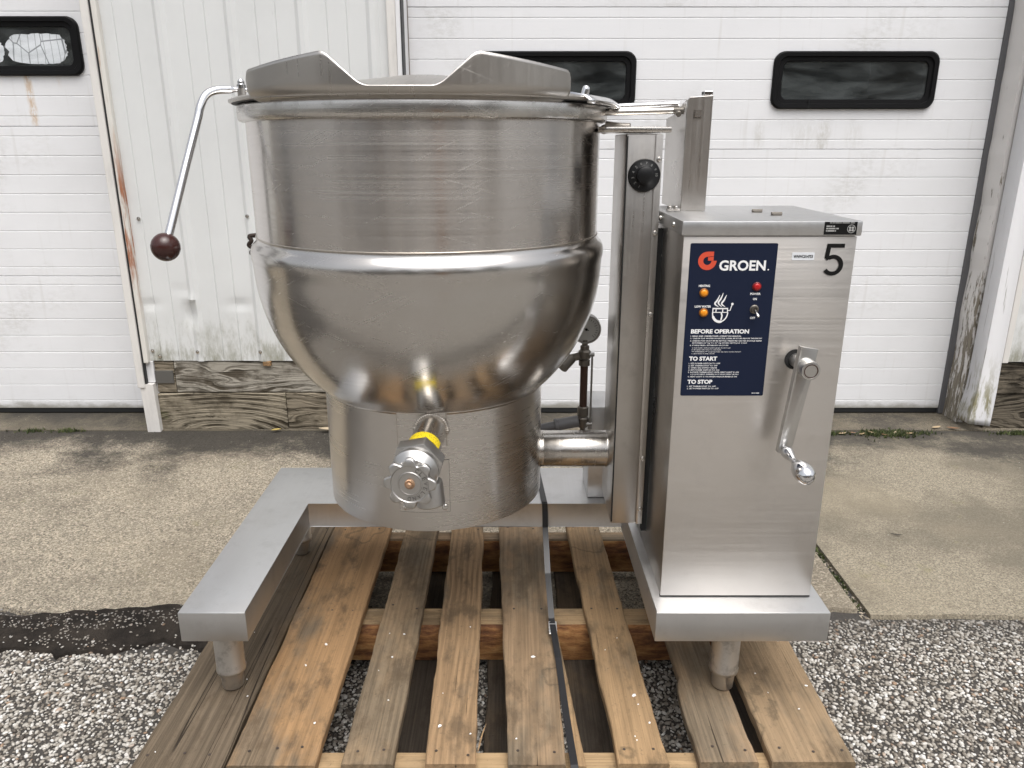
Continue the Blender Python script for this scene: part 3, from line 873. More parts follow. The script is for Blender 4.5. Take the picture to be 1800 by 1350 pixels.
M.set(Base_Color=c, Roughness=0.5)
TRIM_MOSS = M.m
sheet_strip("corner_trim", [(0.035, [(1.915, WY + .062), (1.920, WY - .02), (1.992, WY - .045)]), (0.06, [(1.915, WY + .064), (1.920, WY - .02), (1.993, WY - .045)]), (0.18, [(1.934, WY + .066), (1.932, WY - .020), (2.002, WY - .032)]), (0.30, [(1.938, WY + .070), (1.936, WY - .018), (2.004, WY - .024)]), (1.2, [(1.945, WY + .074), (1.944, WY - .014), (2.004, WY - .018)]), (2.62, [(1.946, WY + .074), (1.945, WY - .014), (2.004, WY - .018)])], TRIM_MOSS)
bm = new(); box(bm, 2.0065, 2.032, WY - 0.024, WY + .03, 0.30, 2.62, 0.003); mk("corner_trim", bm, TRIM, bld)

# timbers under the sheet
def timber(x0, x1, z0, z1, mat, y=WY + 0.004):
    b = new()
    nx = max(2, int((x1 - x0) / 0.04))
    rows = []
    for i in range(nx + 1):
        x = x0 + (x1 - x0) * i / nx
        e0 = 0.003 * mnoise.noise((x * 13, z0 * 7, 1)); e1 = 0.003 * mnoise.noise((x * 11, z1 * 9, 4)); f_ = 0.004 * mnoise.noise((x * 6, z0, 8))
        c_ = 0.004
        rows.append([b.verts.new(p) for p in ((x, y + .08, z0), (x, y + f_ + c_, z0 + e0), (x, y + f_, z0 + e0 + c_), (x, y + f_, z1 + e1 - c_), (x, y + f_ + c_, z1 + e1), (x, y + .08, z1))])
    for a, c2_ in zip(rows, rows[1:]):
        for k in range(6): b.faces.new((a[k], a[(k + 1) % 6], c2_[(k + 1) % 6], c2_[k]))
    b.faces.new(rows[0]); b.faces.new(rows[-1][::-1])
    return mk("timber", b, mat, bld, smooth=40)
timber(-1.478, -1.400, 0.166, 0.302, TIMBER_B)
timber(-1.397, -0.46, 0.166, 0.302, TIMBER_A)
timber(-1.480, -0.948, 0.001, 0.162, TIMBER_C, WY + .000)
timber(-0.945, -0.46, 0.001, 0.162, TIMBER_B, WY + .002)
timber(2.012, 3.1, 0.158, 0.292, TIMBER_D); timber(3.104, 5.2, 0.158, 0.292, TIMBER_A)
timber(2.002, 3.4, 0.001, 0.154, TIMBER_D, WY + .012); timber(3.404, 5.2, 0.004, 0.154, TIMBER_B, WY + .012)
timber(-6.5, -4.02, 0.158, 0.292, TIMBER_A); timber(-6.5, -4.02, 0.004, 0.154, TIMBER_B)
bm = new(); box(bm, -1.478, -1.404, WY - .003, WY + .003, 0.208, 0.262, 0.001); mk("tin_patch", bm, plain("grey_tin", (0.13, 0.125, 0.115), 0.6, 0.4), bld)
bm = new(); box(bm, -1.025, -0.993, WY - .012, WY + .01, 0.285, 0.304, 0.002); mk("wood_wedge", bm, W_ORANGE, bld)
# wall screws
b = new(); lathe(b, [(0, 0), (.0075, 0), (.0075, .002), (.0045, .0025), (.0045, .006), (0, .0065)], 10, Matrix.Rotation(R(90), 4, 'X'))
SCREW_ME = mesh_of(b, SCREW, smooth=40, name="wall_screw")
for x, z in ((-1.448, 0.325), (-1.475, 0.348), (-1.287, 0.345), (-1.030, 0.345), (-1.455, 0.88), (-1.028, 0.89), (-0.77, 0.89), (-0.77, 0.345)):
    rib = abs(((x + 1.30) % 0.257) - 0.023) < 0.02
    link_mesh("wall_screw", SCREW_ME, bld, (x, WY - (0.0115 if rib else 0.002), z))

# ---- garage doors
def garage_door(label, x0, x1, seams, windows, wsec, streak_mat):
    d = empty("garage_door", ((x0 + x1) / 2, DY, 0))
    tag(d, label, "garage door", "garage doors of the metal building")
    for si, (za, zb) in enumerate(zip(seams, seams[1:])):
        b = new()
        # section profile in (y,z): flat bands with fine V grooves, stepped rim at the seam
        n = max(3, round((zb - za) / 0.0745))
        prof = [(0.004, za + .0004), (0.0, za + .0024)]
        h = (zb - za) / n
        off = h * 0.5
        k = za + off
        while k < zb - 0.02:
            prof += [(0.0, k - .0026), (0.0021, k - .0008), (0.0019, k + .0010), (0.0, k + .0026)]
            k += h
        prof += [(0.0, zb - .0024), (0.004, zb - .0004)]
        nx = 24
        holes = [w for w in windows if wsec == si]
        rows = []
        for j in range(nx + 1):
            x = x0 + (x1 - x0) * j / nx
            rows.append([b.verts.new((x, DY + y + 0.0012 * mnoise.noise((x * 2.0, z * 3.0, si)), z)) for y, z in prof])
        for a, c_ in zip(rows, rows[1:]):
            for q in range(len(prof) - 1): b.faces.new((a[q], c_[q], c_[q + 1], a[q + 1]))
        # back skin
        bk = [b.verts.new(p) for p in ((x0, DY + .045, za), (x1, DY + .045, za), (x1, DY + .045, zb), (x0, DY + .045, zb))]
        if not holes: b.faces.new(bk)
        else:
            # open the window holes: cut by planes, delete the faces inside
            for (wx0, wx1, wz0, wz1) in holes:
                for co_, no_ in (((wx0, 0, 0), (1, 0, 0)), ((wx1, 0, 0), (1, 0, 0)), ((0, 0, wz0), (0, 0, 1)), ((0, 0, wz1), (0, 0, 1))):
                    bmesh.ops.bisect_plane(b, geom=list(b.verts) + list(b.edges) + list(b.faces), plane_co=co_, plane_no=no_)
                kill = [f_ for f_ in b.faces if wx0 < f_.calc_center_median().x < wx1 and wz0 < f_.calc_center_median().z < wz1]
                bmesh.ops.delete(b, geom=kill, context='FACES')
        mat = DOORP_LOW if si == 0 else (streak_mat if si == wsec else DOORP)
        mk("door_section", b, mat, d, origin=((x0 + x1) / 2, DY, (za + zb) / 2), smooth=20)
    # dark backing so the seams read dark
    for (wx0, wx1, wz0, wz1) in windows:
        W, H = wx1 - wx0 + 0.075, wz1 - wz0 + 0.070
        cx, cz = (wx0 + wx1) / 2, (wz0 + wz1) / 2
        outer, inner = rrect(W, H, 0.042, 8), rrect(wx1 - wx0 - .004, wz1 - wz0 - .004, 0.026, 8)
        b = new()
        def ringv(poly, y, s=1.0): return [b.verts.new((cx + px * s, DY + y, cz + pz * s)) for px, pz in poly]
        r0 = ringv(outer, 0.002); r1 = ringv(outer, -0.010); r1b = ringv([(px * .985, pz * .955) for px, pz in outer], -0.016)
        mid = [((px * .5 + qx * .5), (pz * .5 + qz * .5)) for (px, pz), (qx, qz) in zip(outer, inner)]
        r2 = ringv(mid, -0.015); r2b = ringv([(px * .99, pz * .97) for px, pz in mid], -0.008); r3 = ringv([(px * 1.01, pz * 1.03) for px, pz in inner], -0.007); r4 = ringv(inner, -0.002); r5 = ringv(inner, 0.03)
        seq = [r0, r1, r1b, r2, r2b, r3, r4, r5]
        n = len(outer)
        for A_, B_ in zip(seq, seq[1:]):
            for q in range(n): b.faces.new((A_[q], A_[(q + 1) % n], B_[(q + 1) % n], B_[q]))
        w = mk("window_frame", b, WINFRAME, d, smooth=35)
        b = new(); prism(b, rrect(wx1 - wx0 - .002, wz1 - wz0 - .002, 0.026, 8), faceM(cx, DY + 0.0005, cz), 0.003)
        mk("pane", b, GLASS, w)
        # joint in the gasket
        b = new(); box(b, cx - W * .27, cx - W * .27 + .0015, DY - .0168, DY - .010, cz - H / 2 + .001, cz - H / 2 + .034); mk("gasket_joint", b, DARKGAP, w)
        for f_ in (INTERIOR,):
            b = new(); box(b, wx0 - .1, wx1 + .1, DY + .30, DY + .31, wz0 - .1, wz1 + .1); 
            b.free()
    b = new()
    box(b, x0 + .002, x1 - .002, DY + 0.004, DY + 0.03, 0.006, seams[0] + .004, 0.004); mk("bottom_seal", b, RUBBER, d)
    return d
runs_r = [(0.42, .05, .10, .22), (0.50, .022, .17, .45), (0.24, .018, .09, .30), (0.62, .03, .10, .18), (-0.2, .05, .08, .2)]
ST_R = streaked("door_paint_runs_grey", runs_r, -0.16, (0.40, 0.38, 0.32))
ST_L = streaked("door_paint_runs_rust", [(0.86, .012, .24, .75), (0.98, .008, .08, .3)], -0.06, (0.52, 0.34, 0.17))
garage_door("white grooved garage door with two dark windows behind the kettle", -0.401, 1.908, [0.028, 0.622, 1.137, 1.660, 2.185, 2.64], [(-0.122, 0.450, 1.325, 1.468), (1.063, 1.635, 1.325, 1.468)], 2, ST_R)
ld = garage_door("white grooved garage door with torn film in its window, left edge", -4.0, -1.535, [0.028, 0.622, 1.225, 1.835, 2.44, 2.64], [(-2.286, -1.714, 1.449, 1.592), (-3.5, -2.93, 1.449, 1.592)], 2, ST_L)
# torn white film behind the left pane
b = new()
def blob(cx, cz, rx, rz, seed):
    out = []
    for k in range(60):
        a = 2 * math.pi * k / 60
        rr = 1 + .10 * mnoise.noise((math.cos(a) * 2, math.sin(a) * 2, seed)) + .07 * mnoise.noise((math.cos(a) * 7, math.sin(a) * 7, seed))
        q = (abs(math.cos(a)) ** 3 + abs(math.sin(a)) ** 3) ** (-1 / 3)
        out.append((cx + rx * rr * q * math.cos(a), cz + rz * rr * q * math.sin(a)))
    return out
prism(b, blob(0.075, -0.008, 0.118, 0.055, 1.0), faceM(-1.93, DY + 0.003, 1.52), 0.0008)
prism(b, blob(-0.155, -0.014, 0.100, 0.050, 4.0), faceM(-1.93, DY + 0.0035, 1.52), 0.0008)
fw = [c_ for c_ in ld.children if c_.name.startswith("window_frame")][0]
mk("torn_film", b, FILM, fw)

# ================================================================== YARD BEHIND THE CAMERA (out of view, there for reflections in the steel)
M = Mat("far_brick")
M.set(Base_Color=M.mix(M.noise(M.obj(), .6, 4), (0.33, 0.28, 0.225), (0.42, 0.37, 0.31)), Roughness=0.8); FARWALL = M.m
FARROOF = plain("far_roof", (0.07, 0.065, 0.06), 0.8)
FARGLASS = plain("far_glass", (0.02, 0.025, 0.03), 0.15)
wh = empty("warehouse", (-4, -15, 0)); tag(wh, "tan low warehouse, unseen, with dark doors added to band the kettle reflection", "building")
bm = new(); box(bm, -20, 12, -22, -15, -.05, 4.2); mk("wall", bm, FARWALL, wh)
bm = new(); box(bm, -20.4, 12.4, -22.4, -14.6, 4.22, 4.6, .05); mk("roof", bm, FARROOF, wh)
for k in range(6):  # doors and windows added for light and dark bands in the steel's reflection
    x = -18.5 + k * 5.1
    bm = new(); box(bm, x, x + 2.4, -15.05, -14.97, 0.02, 3.0, .02); mk("reflection_door", bm, FARGLASS, wh)
    bm = new(); box(bm, x + 3.2, x + 4.2, -15.05, -14.97, 1.5, 2.6, .02); mk("window", bm, WHITEINK if k % 2 else FARGLASS, wh)
FOL = Mat("foliage")
FOL.set(Base_Color=FOL.ramp(FOL.island(), [(0, (0.030, 0.034, 0.016)), (0.6, (0.065, 0.06, 0.03)), (1, (0.12, 0.095, 0.05))]), Roughness=0.8); FOL = FOL.m
TRUNK = plain("trunk_bark", (0.075, 0.06, 0.048), 0.9)
def tree(x, y, h, rad, seed, label):
    rs = random.Random(seed)
    t = empty("tree", (x, y, 0)); tag(t, label, "tree", "trees across the yard")
    b = new(); tube(b, [(x, y, -.1), (x + .1, y, h * .25), (x - .1, y + .1, h * .55), (x, y, h * .9)], [.24, .2, .13, .03], 8)
    for k in range(9):
        a = rs.uniform(0, 6.28); z0 = h * rs.uniform(.25, .7)
        tube(b, [(x, y, z0), (x + math.cos(a) * rad * .5, y + math.sin(a) * rad * .5, z0 + h * .10), (x + math.cos(a) * rad * .9, y + math.sin(a) * rad * .9, z0 + h * .22)], [.08, .05, .015], 5)
    mk("trunk", b, TRUNK, t)
    n = 2600
    b = new()
    for i in range(n):
        while True:
            p = Vector((rs.uniform(-1, 1), rs.uniform(-1, 1), rs.uniform(-1, 1)))
            if p.length < 1 and mnoise.noise(p * 2.6 + Vector((seed, 0, 0))) > -0.12: break
        c_ = Vector((x + p.x * rad, y + p.y * rad, h * .58 + p.z * h * .42))
        u = Vector((rs.uniform(-1, 1), rs.uniform(-1, 1), rs.uniform(-1, 1))).normalized(); w = u.orthogonal().normalized()
        s = rs.uniform(.10, .24)
        b.faces.new([b.verts.new(c_ + u * s), b.verts.new(c_ + w * s), b.verts.new(c_ - u * s), b.verts.new(c_ - w * s)])
    mk("crown", b, FOL, t)
for i, (x, y, h, rd, lb) in enumerate([(-13, -25, 11, 3.6, "leftmost dark tree mirrored in the kettle"), (-5.5, -26, 12, 3.8, "tall dark tree mirrored left of the kettle centre"), (2.0, -25, 11, 3.6, "dark tree mirrored near the kettle centre"), (10.5, -25, 12, 3.8, "broad dark tree mirrored right of the kettle centre"), (16, -15, 10, 3.4, "rightmost dark tree mirrored in the kettle")]):
    tree(x, y, h, rd, i + 3, lb)

# poles, crates and a van added out of view for upright streaks in steel
POLEW = plain("pole_timber", (0.12, 0.075, 0.045), 0.8)
for i, (x, y, h, lb) in enumerate([(-3.4, -6.5, 7.5, "unseen brown timber pole added for a streak left of the kettle centre"), (2.2, -7.5, 7.5, "unseen brown timber pole added for a streak right of the kettle centre")]):
    b = new(); tube(b, [(x, y, -.2), (x + .03, y, h * .5), (x, y, h)], [.15, .13, .10], 14)
    tag(mk("reflection_pole", b, POLEW, origin=(x, y, 0), smooth=50), lb, "pole", "unseen poles added for reflections")
CRATE = plain("crate_board", (0.40, 0.20, 0.08), 0.8)
for i in range(3):
    cr = empty("crate", (1.15, -4.4, .42 * i)); tag(cr, ("lowest", "middle", "topmost")[i] + " orange-brown crate of an unseen stack added for a warm streak in the kettle", "crate", "unseen crates added for reflections")
    for side in range(4):
        for k in range(4):
            b = new(); box(b, -.27, .27, -.285, -.27, .02 + k * .1, .105 + k * .1, .003)
            bmesh.ops.transform(b, matrix=Matrix.Translation((1.15, -4.4, .42 * i)) @ Matrix.Rotation(R(90 * side + 8 * i), 4, 'Z'), verts=b.verts)
            mk("slat", b, CRATE, cr)
van = empty("reflection_van", (-6.2, -9.5, 0)); tag(van, "unseen dark grey van added for a streak at the left of the kettle", "van")
VANP = plain("van_paint", (0.035, 0.037, 0.042), 0.3); VANG = plain("van_glass", (0.02, 0.025, 0.03), 0.08)
b = new()
prism(b, [(-2.4, .35), (2.35, .35), (2.45, .6), (2.4, 1.0), (1.55, 1.15), (.95, 1.9), (-2.3, 1.95), (-2.45, 1.7)], faceM(-6.2, -8.6, 0), 1.8)
bmesh.ops.bevel(b, geom=list(b.edges), offset=.06, segments=2, affect='EDGES', profile=.5); mk("body", b, VANP, van, smooth=35)
for pl_ in ([(.25, 1.2), (1.3, 1.2), (.88, 1.75), (.25, 1.78)], [(-1.0, 1.2), (.1, 1.2), (.1, 1.78), (-1.0, 1.8)], [(-2.2, 1.2), (-1.15, 1.2), (-1.15, 1.8), (-2.15, 1.78)]):
    b = new(); prism(b, pl_, Matrix.Translation((-6.2, -8.615, 0)) @ Matrix(((1, 0, 0, 0), (0, 0, 1, 0), (0, 1, 0, 0), (0, 0, 0, 1))), .03); mk("window", b, VANG, van)
for x in (-1.5, 1.55):
    for y in (-8.72, -10.25):
        b = new(); lathe(b, [(0, -.1), (.32, -.1), (.34, -.07), (.34, .07), (.32, .1), (.2, .1), (.18, .08), (0, .08)], 24, axisM((-6.2 + x, y, .34), (0, 1, 0))); mk("wheel", b, RUBBER, van, smooth=40)

# ================================================================== PALLET
PT = 0.145      # top of the deck
pal = empty("pallet", (-0.02, 1.5, 0)); tag(pal, "worn wooden pallet under the steel kettle stand", "pallet")
def board(f0, f1, b0, b1, y0, y1, z0, z1, mat, seed, name="deck_board", rag=0.0032, step=None):
    """board along Y, front edge f0..f1, back edge b0..b1, with uneven sawn edges"""
    b = new()
    n = 44
    rows = []
    for i in range(n + 1):
        t = i / n
        y = y0 + (y1 - y0) * t
        xl = f0 + (b0 - f0) * t + rag * (mnoise.noise((y * 9, seed, 0)) + .5 * mnoise.noise((y * 40, seed, 3)))
        if step and y < step[0]: xl += step[1] * min(1, (step[0] - y) / .012)
        xr = f1 + (b1 - f1) * t + rag * (mnoise.noise((y * 9, seed, 7)) + .5 * mnoise.noise((y * 40, seed, 9)))
        zt = z1 + 0.0015 * mnoise.noise((y * 3, seed, 5))
        c_ = 0.0022
        if i in (0, n): yy = y
        rows.append([b.verts.new(p) for p in ((xl, y, z0), (xl, y, zt - c_), (xl + c_, y, zt), (xl * .5 + xr * .5, y, zt + .0006 * mnoise.noise((y * 6, seed, 11))), (xr - c_, y, zt), (xr, y, zt - c_), (xr, y, z0))])
    for a, c2_ in zip(rows, rows[1:]):
        for k in range(7): b.faces.new((a[k], a[(k + 1) % 7], c2_[(k + 1) % 7], c2_[k]))
    b.faces.new(rows[0]); b.faces.new(rows[-1][::-1])
    return mk(name, b, mat, pal, smooth=30)
T = 0.020
DECK = [(-.650, -.494, -.650, -.494, 1.030, 1.95, W_GREY), (-.489, -.338, -.492, -.335, 1.058, 1.945, W_ORANGE), (-.2935, -.2035, -.2925, -.203, 1.060, 1.945, W_PLAIN),
        (-.150, -.062, -.168, -.080, 1.062, 1.940, W_RING), (-.006, .093, -.038, .088, 1.060, 1.945, W_TAN), (.183, .269, .150, .240, 1.062, 1.945, W_YEL),
        (.333, .424, .330, .420, 1.066, 1.945, W_TAN), (.449, .592, .446, .590, 1.066, 1.945, W_PLAIN)]
boards = []
for i, (f0, f1, b0, b1, y0, y1, mt) in enumerate(DECK):
    boards.append(board(f0, f1, b0, b1, y0, y1, PT - T, PT, mt, 1.7 * i + .3, step=((1.275, -.009) if i == 6 else None)))
# split-off strip standing beside the strap
board(.108, .128, .094, .100, 1.062, 1.44, PT - T - .004, PT - .006, W_YEL, 33.0, "split_board", 0.001)
def xbeam(y0, y1, mat, seed, z0=0.021, z1=PT - T - .001):
    b = new()
    rows = []
    n = 50
    for i in range(n + 1):
        x = -.645 + 1.232 * i / n
        e = .003 * mnoise.noise((x * 8, seed, 1)); g = .004 * mnoise.noise((x * 5, seed, 5))
        rows.append([b.verts.new(p) for p in ((x, y0 + e + .006, z0), (x, y0 + e - .006 + g, (z0 + z1) * .5), (x, y0 + e, z1 - .004), (x, y0 + e + .004, z1), (x, y1 - .003, z1), (x, y1 + e, z1 - .004), (x, y1 + e, z0))])
    for a, c_ in zip(rows, rows[1:]):
        for k in range(7): b.faces.new((a[k], a[(k + 1) % 7], c_[(k + 1) % 7], c_[k])).material_index = 1 if k in (0, 1) else 0
    b.faces.new(rows[0]); b.faces.new(rows[-1][::-1])
    return mk("stringer", b, mat, pal, smooth=40)
Wx = {}
def cross(m):   # the same wood with its grain turned along X
    if m.name in Wx: return Wx[m.name]
    c_ = m.copy(); c_.name = m.name + "_cross"
    tc = [n_ for n_ in c_.node_tree.nodes if n_.type == 'TEX_COORD'][0]
    mp = c_.node_tree.nodes.new("ShaderNodeMapping"); mp.inputs["Rotation"].default_value = (0, 0, R(90))
    outs = [l for l in c_.node_tree.links if l.from_node == tc]
    tgt = [l.to_socket for l in outs]
    for l in outs: c_.node_tree.links.remove(l)
    c_.node_tree.links.new(tc.outputs["Object"], mp.inputs[0])
    for s_ in tgt: c_.node_tree.links.new(mp.outputs[0], s_)
    Wx[m.name] = c_
    return c_
xbeam(1.072, 1.112, [cross(W_LOG), cross(W_LOG)], 2.0)
xbeam(1.497, 1.556, [cross(W_LOG), BARK], 5.0)
xbeam(1.880, 1.925, [cross(W_TAN), BARK], 8.0)
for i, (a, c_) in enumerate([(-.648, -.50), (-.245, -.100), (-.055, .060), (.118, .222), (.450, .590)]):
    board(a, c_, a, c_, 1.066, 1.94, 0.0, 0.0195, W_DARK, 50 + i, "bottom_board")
# nails
b = new(); lathe(b, [(0, 0), (.0028, 0), (.0025, .0006), (0, .0007)], 8)
NAIL_ME = mesh_of(b, NAIL, name="nail")
for i, (f0, f1, b0, b1, y0, y1, mt) in enumerate(DECK):
    for yy in (1.092, 1.525, 1.905):
        for q in ((.2, .8) if f1 - f0 < .1 else (.15, .5, .85)):
            t = (yy - y0) / (y1 - y0)
            xl, xr = f0 + (b0 - f0) * t, f1 + (b1 - f1) * t
            link_mesh("nail", NAIL_ME, boards[i], (xl + (xr - xl) * (q + random.uniform(-.07, .07)), yy + random.uniform(-.012, .012), PT + .0003))

# white flakes scattered over the deck
b = new()
for k in range(34):
    i = random.randrange(len(DECK))
    f0, f1, b0, b1, y0, y1, mt = DECK[i]
    x = random.uniform(f0 + .012, f1 - .012); y = random.uniform(1.075, 1.52)
    if i == 1 and k % 2: x, y = random.gauss(-.40, .015), random.gauss(1.36, .03)
    s = random.choice([.0009, .0012, .0015, .0015, .0022, .0034])
    poly = [(s * random.uniform(.6, 1.3) * math.cos(a) * 1.4, s * random.uniform(.6, 1.3) * math.sin(a)) for a in [j * 1.2566 for j in range(5)]]
    prism(b, poly, Matrix.Translation((x, y, PT + .0016)) @ Matrix.Rotation(random.uniform(0, 3), 4, 'Z'), .0009)
tag(mk("paint_flakes", b, FLAKE), "white flakes scattered over the pallet boards", "flakes", kind='stuff')

# ================================================================== KETTLE
KX, KY = -0.160, 1.52
ket = empty("tilting_kettle", (0, 1.5, PT)); tag(ket, "large stainless steel tilting kettle with lid, valve and control cabinet", "kettle")
AX = Vector((KX, KY, 0))

# ---- base frame: U of folded channel, plus legs
BT, BB = 0.357, 0.297
bm = new()
outline = [(-.600, 1.190), (-.478, 1.190), (-.478, 1.630), (.2585, 1.630), (.2585, 1.190), (.572, 1.190), (.572, 1.838), (-.600, 1.838)]
prism(bm, outline, Matrix.Translation((0, 0, BB)), BT - BB)
bmesh.ops.bevel(bm, geom=list(bm.edges), offset=0.0022, segments=2, affect='EDGES', profile=.5)
mk("base_frame", bm, S_BASE, ket, smooth=30)
for x, y in ((-.546, 1.262), (.412, 1.262), (-.546, 1.776), (.440, 1.776)):
    b = new()
    zb = PT + 0.001
    lathe(b, [(0, zb), (.017, zb), (.020, zb + .003), (.0215, zb + .026), (.0215, zb + .034), (.0265, zb + .036), (.0278, zb + .040), (.0278, zb + .044), (.0268, zb + .046), (.0268, BB), (0, BB)], 28, Matrix.Translation((x, y, 0)))
    mk("leg", b, S_LEG, ket, origin=(x, y, zb), smooth=30)

# ---- kettle body: straight wall, bead, hemispherical bowl
prof = [(.3235, 1.20), (.3235, .994), (.3242, .990), (.3275, .986), (.3325, .981), (.3358, .974), (.3366, .966), (.3362, .958), (.3345, .951)]
RC, ZC, RS = .3335, .946, .2205
a_end = math.acos(RS / RC)
for k in range(1, 29):
    a = a_end * k / 28
    prof.append((RC * math.cos(a), ZC - RC * math.sin(a)))
ZJ = ZC - RC * math.sin(a_end)
bm = new(); lathe(bm, prof[:2], 128, Matrix.Translation(AX))
body = mk("kettle_wall", bm, S_KETTLE, ket, origin=(KX, KY, 1.1), smooth=50)
bm = new(); lathe(bm, prof[1:], 128, Matrix.Translation(AX))
mk("kettle_bowl", bm, S_BOWL, ket, origin=(KX, KY, .95), smooth=50)
b = new(); lathe(b, [(.3236, .9945), (.3250, .9955), (.3250, .9975), (.3236, .9985)], 128, Matrix.Translation(AX)); mk("weld_seam", b, S_WELD, body, origin=(KX, KY, .996), smooth=50)
# rolled rim band
bm = new()
lathe(bm, [(.3236, 1.195), (.3285, 1.195), (.3335, 1.1965), (.3352, 1.199), (.3358, 1.204), (.3358, 1.218), (.3345, 1.2225), (.330, 1.2245), (.315, 1.2245), (.315, 1.195)], 128, Matrix.Translation(AX))
mk("rim_band", bm, S_RIM, body, origin=(KX, KY, 1.2), smooth=40)
# skirt
SB = 0.462
bm = new(); lathe(bm, [(.2207, ZJ + .004), (.2207, SB + .003), (.2205, SB), (.216, SB), (.216, SB + .01), (0, SB + .012)], 112, Matrix.Translation(AX))
skirt = mk("burner_skirt", bm, S_SKIRT, ket, origin=(KX, KY, .58), smooth=40)
b = new(); lathe(b, [(.2200, ZJ - .003), (.2222, ZJ - .001), (.2236, ZJ + .002), (.2222, ZJ + .004)], 112, Matrix.Translation(AX)); mk("weld_seam", b, S_WELD, skirt, origin=(KX, KY, ZJ), smooth=50)

def curved_patch(r, a0, a1, z0, z1, th, n=16, rc=0.004):
    """plate lying on a cylinder round the kettle axis; angles measured from the front (-Y), + to the right"""
    b = new()
    rows = []
    for k in range(n + 1):
        a = a0 + (a1 - a0) * k / n
        s, c_ = math.sin(a), -math.cos(a)
        rows.append([b.verts.new((KX + (r + d) * s, KY + (r + d) * c_, z)) for d, z in ((0, z0), (th, z0), (th, z1), (0, z1))])
    for A_, B_ in zip(rows, rows[1:]):
        for q in range(4): b.faces.new((A_[q], A_[(q + 1) % 4], B_[(q + 1) % 4], B_[q]))
    b.faces.new(rows[0]); b.faces.new(rows[-1][::-1])
    return b
def on_skirt(a, z, d=0.0): return Vector((KX + (.2207 + d) * math.sin(a), KY - (.2207 + d) * math.cos(a), z))
mk("plate_seam", curved_patch(.2200, -.2195, .1895, .6325, .7015, .0009), S_SEAM, skirt, origin=(KX, KY, .66), smooth=30)
mk("plate_seam", curved_patch(.2200, -.2285, .2035, .5008, .6072, .0009), S_SEAM, skirt, origin=(KX, KY, .55), smooth=30)
mk("mounting_plate", curved_patch(.2200, -.215, .185, .634, .700, .0032), S_SKIRT, skirt, origin=(KX, KY, .66), smooth=30)
# grimy weld beads round the plate
b = new()
tube(b, [on_skirt(.187, .700 - .066 * k / 14, .0018 + .0007 * math.sin(k * 2.2)) for k in range(15)], .0016, 6)
tube(b, [on_skirt(-.02 + .207 * k / 10, .633, .0018) for k in range(11)], .0013, 6)
tube(b, [on_skirt(-.217, .700 - .066 * k / 14, .0018) for k in range(15)], .0011, 6)
mk("weld_bead", b, S_WELD, skirt, smooth=60)
mk("access_plate", curved_patch(.2200, -.225, .200, .502, .606, .0022), S_SKIRT, skirt, origin=(KX, KY, .55), smooth=30)
b = new(); merge(b, curved_patch(.2206, .055, .150, .6085, .6115, .0012)); mk("slot", b, DARKGAP, skirt)
def screw_mesh(r, h):
    b = new(); lathe(b, [(0, 0), (r, 0), (r, h * .35), (r * .8, h * .8), (r * .35, h), (0, h)], 16, Matrix.Rotation(R(90), 4, 'X'))
    box(b, -r * .85, r * .85, -h * 1.02, -h * .8, -r * .10, r * .10)
    return mesh_of(b, SCREW, smooth=40, name="screw")
SCR = screw_mesh(.0060, .0042)
for a, z in ((.16, .512), (-.17, .512)):
    p = on_skirt(a, z, .0024); link_mesh("screw", SCR, skirt, p, (0, .5, a))
# small dark lug on the left flank of the body
b = new()
tube(b, smooth_path([(KX - .329, KY - .03, .992), (KX - .343, KY - .032, .990), (KX - .339, KY - .034, .982), (KX - .345, KY - .034, .974), (KX - .338, KY - .034, .967), (KX - .342, KY - .033, .958), (KX - .334, KY - .03, .952)], 5), .0042, 8)
mk("lug_chain", b, plain("dark_chain", (0.05, 0.035, 0.028), 0.5, 0.5), ket, smooth=50)

# ---- draw-off valve
V0 = Vector((-.1450, 1.305, .667)); V1 = Vector((-.1530, 1.205, .658)); VD = (V1 - V0).normalized()
val = None
b = new(); cyl(b, V0, V0 + VD * .135, .0285, 36); val = mk("drain_valve", b, S_PIPE, ket, smooth=40)
b = new()
for k in range(26):
    a = -0.15 + (math.pi + .3) * k / 25
    p = V0 + VD * .0085 + Vector((math.cos(a), 0, math.sin(a))) * .0295
    t = bmesh.new(); bmesh.ops.create_icosphere(t, subdivisions=1, radius=.0046 * random.uniform(.7, 1.1), matrix=Matrix.Translation(p)); merge(b, t)
mk("weld_bead", b, S_WELD, val, smooth=60)
Mv = axisM(V0, VD)
b = new()
lathe(b, [(.0287, .074), (.0293, .074), (.0293, .098), (.0287, .098)], 48, axisM(V0, VD) , 0, 2 * math.pi)
# yellow tag wraps only the upper side
kill = [f_ for f_ in b.faces if f_.calc_center_median().z < (V0 + VD * .086).z + .007]
bmesh.ops.delete(b, geom=kill, context='FACES'); mk("yellow_tag", b, YELLOW, val, smooth=50)
P1 = V0 + VD * .120
b = new()
hexp = [(.0455 * math.cos(R(60 * k + 12)), .0455 * math.sin(R(60 * k + 12))) for k in range(6)]
prism(b, hexp, axisM(P1, VD), .028); bmesh.ops.bevel(b, geom=list(b.edges), offset=.0016, segments=2, affect='EDGES', profile=.5)
mk("hex_nut", b, S_VALVE, val, smooth=30)
b = new(); P2 = P1 + VD * .028
lathe(b, [(.0, 0), (.0375, 0), (.0385, .003), (.0385, .012), (.035, .015), (.032, .022), (.028, .026), (.012, .027), (.011, .035), (0, .035)], 40, axisM(P2, VD)); mk("valve_bonnet", b, S_VALVE, val, smooth=35)
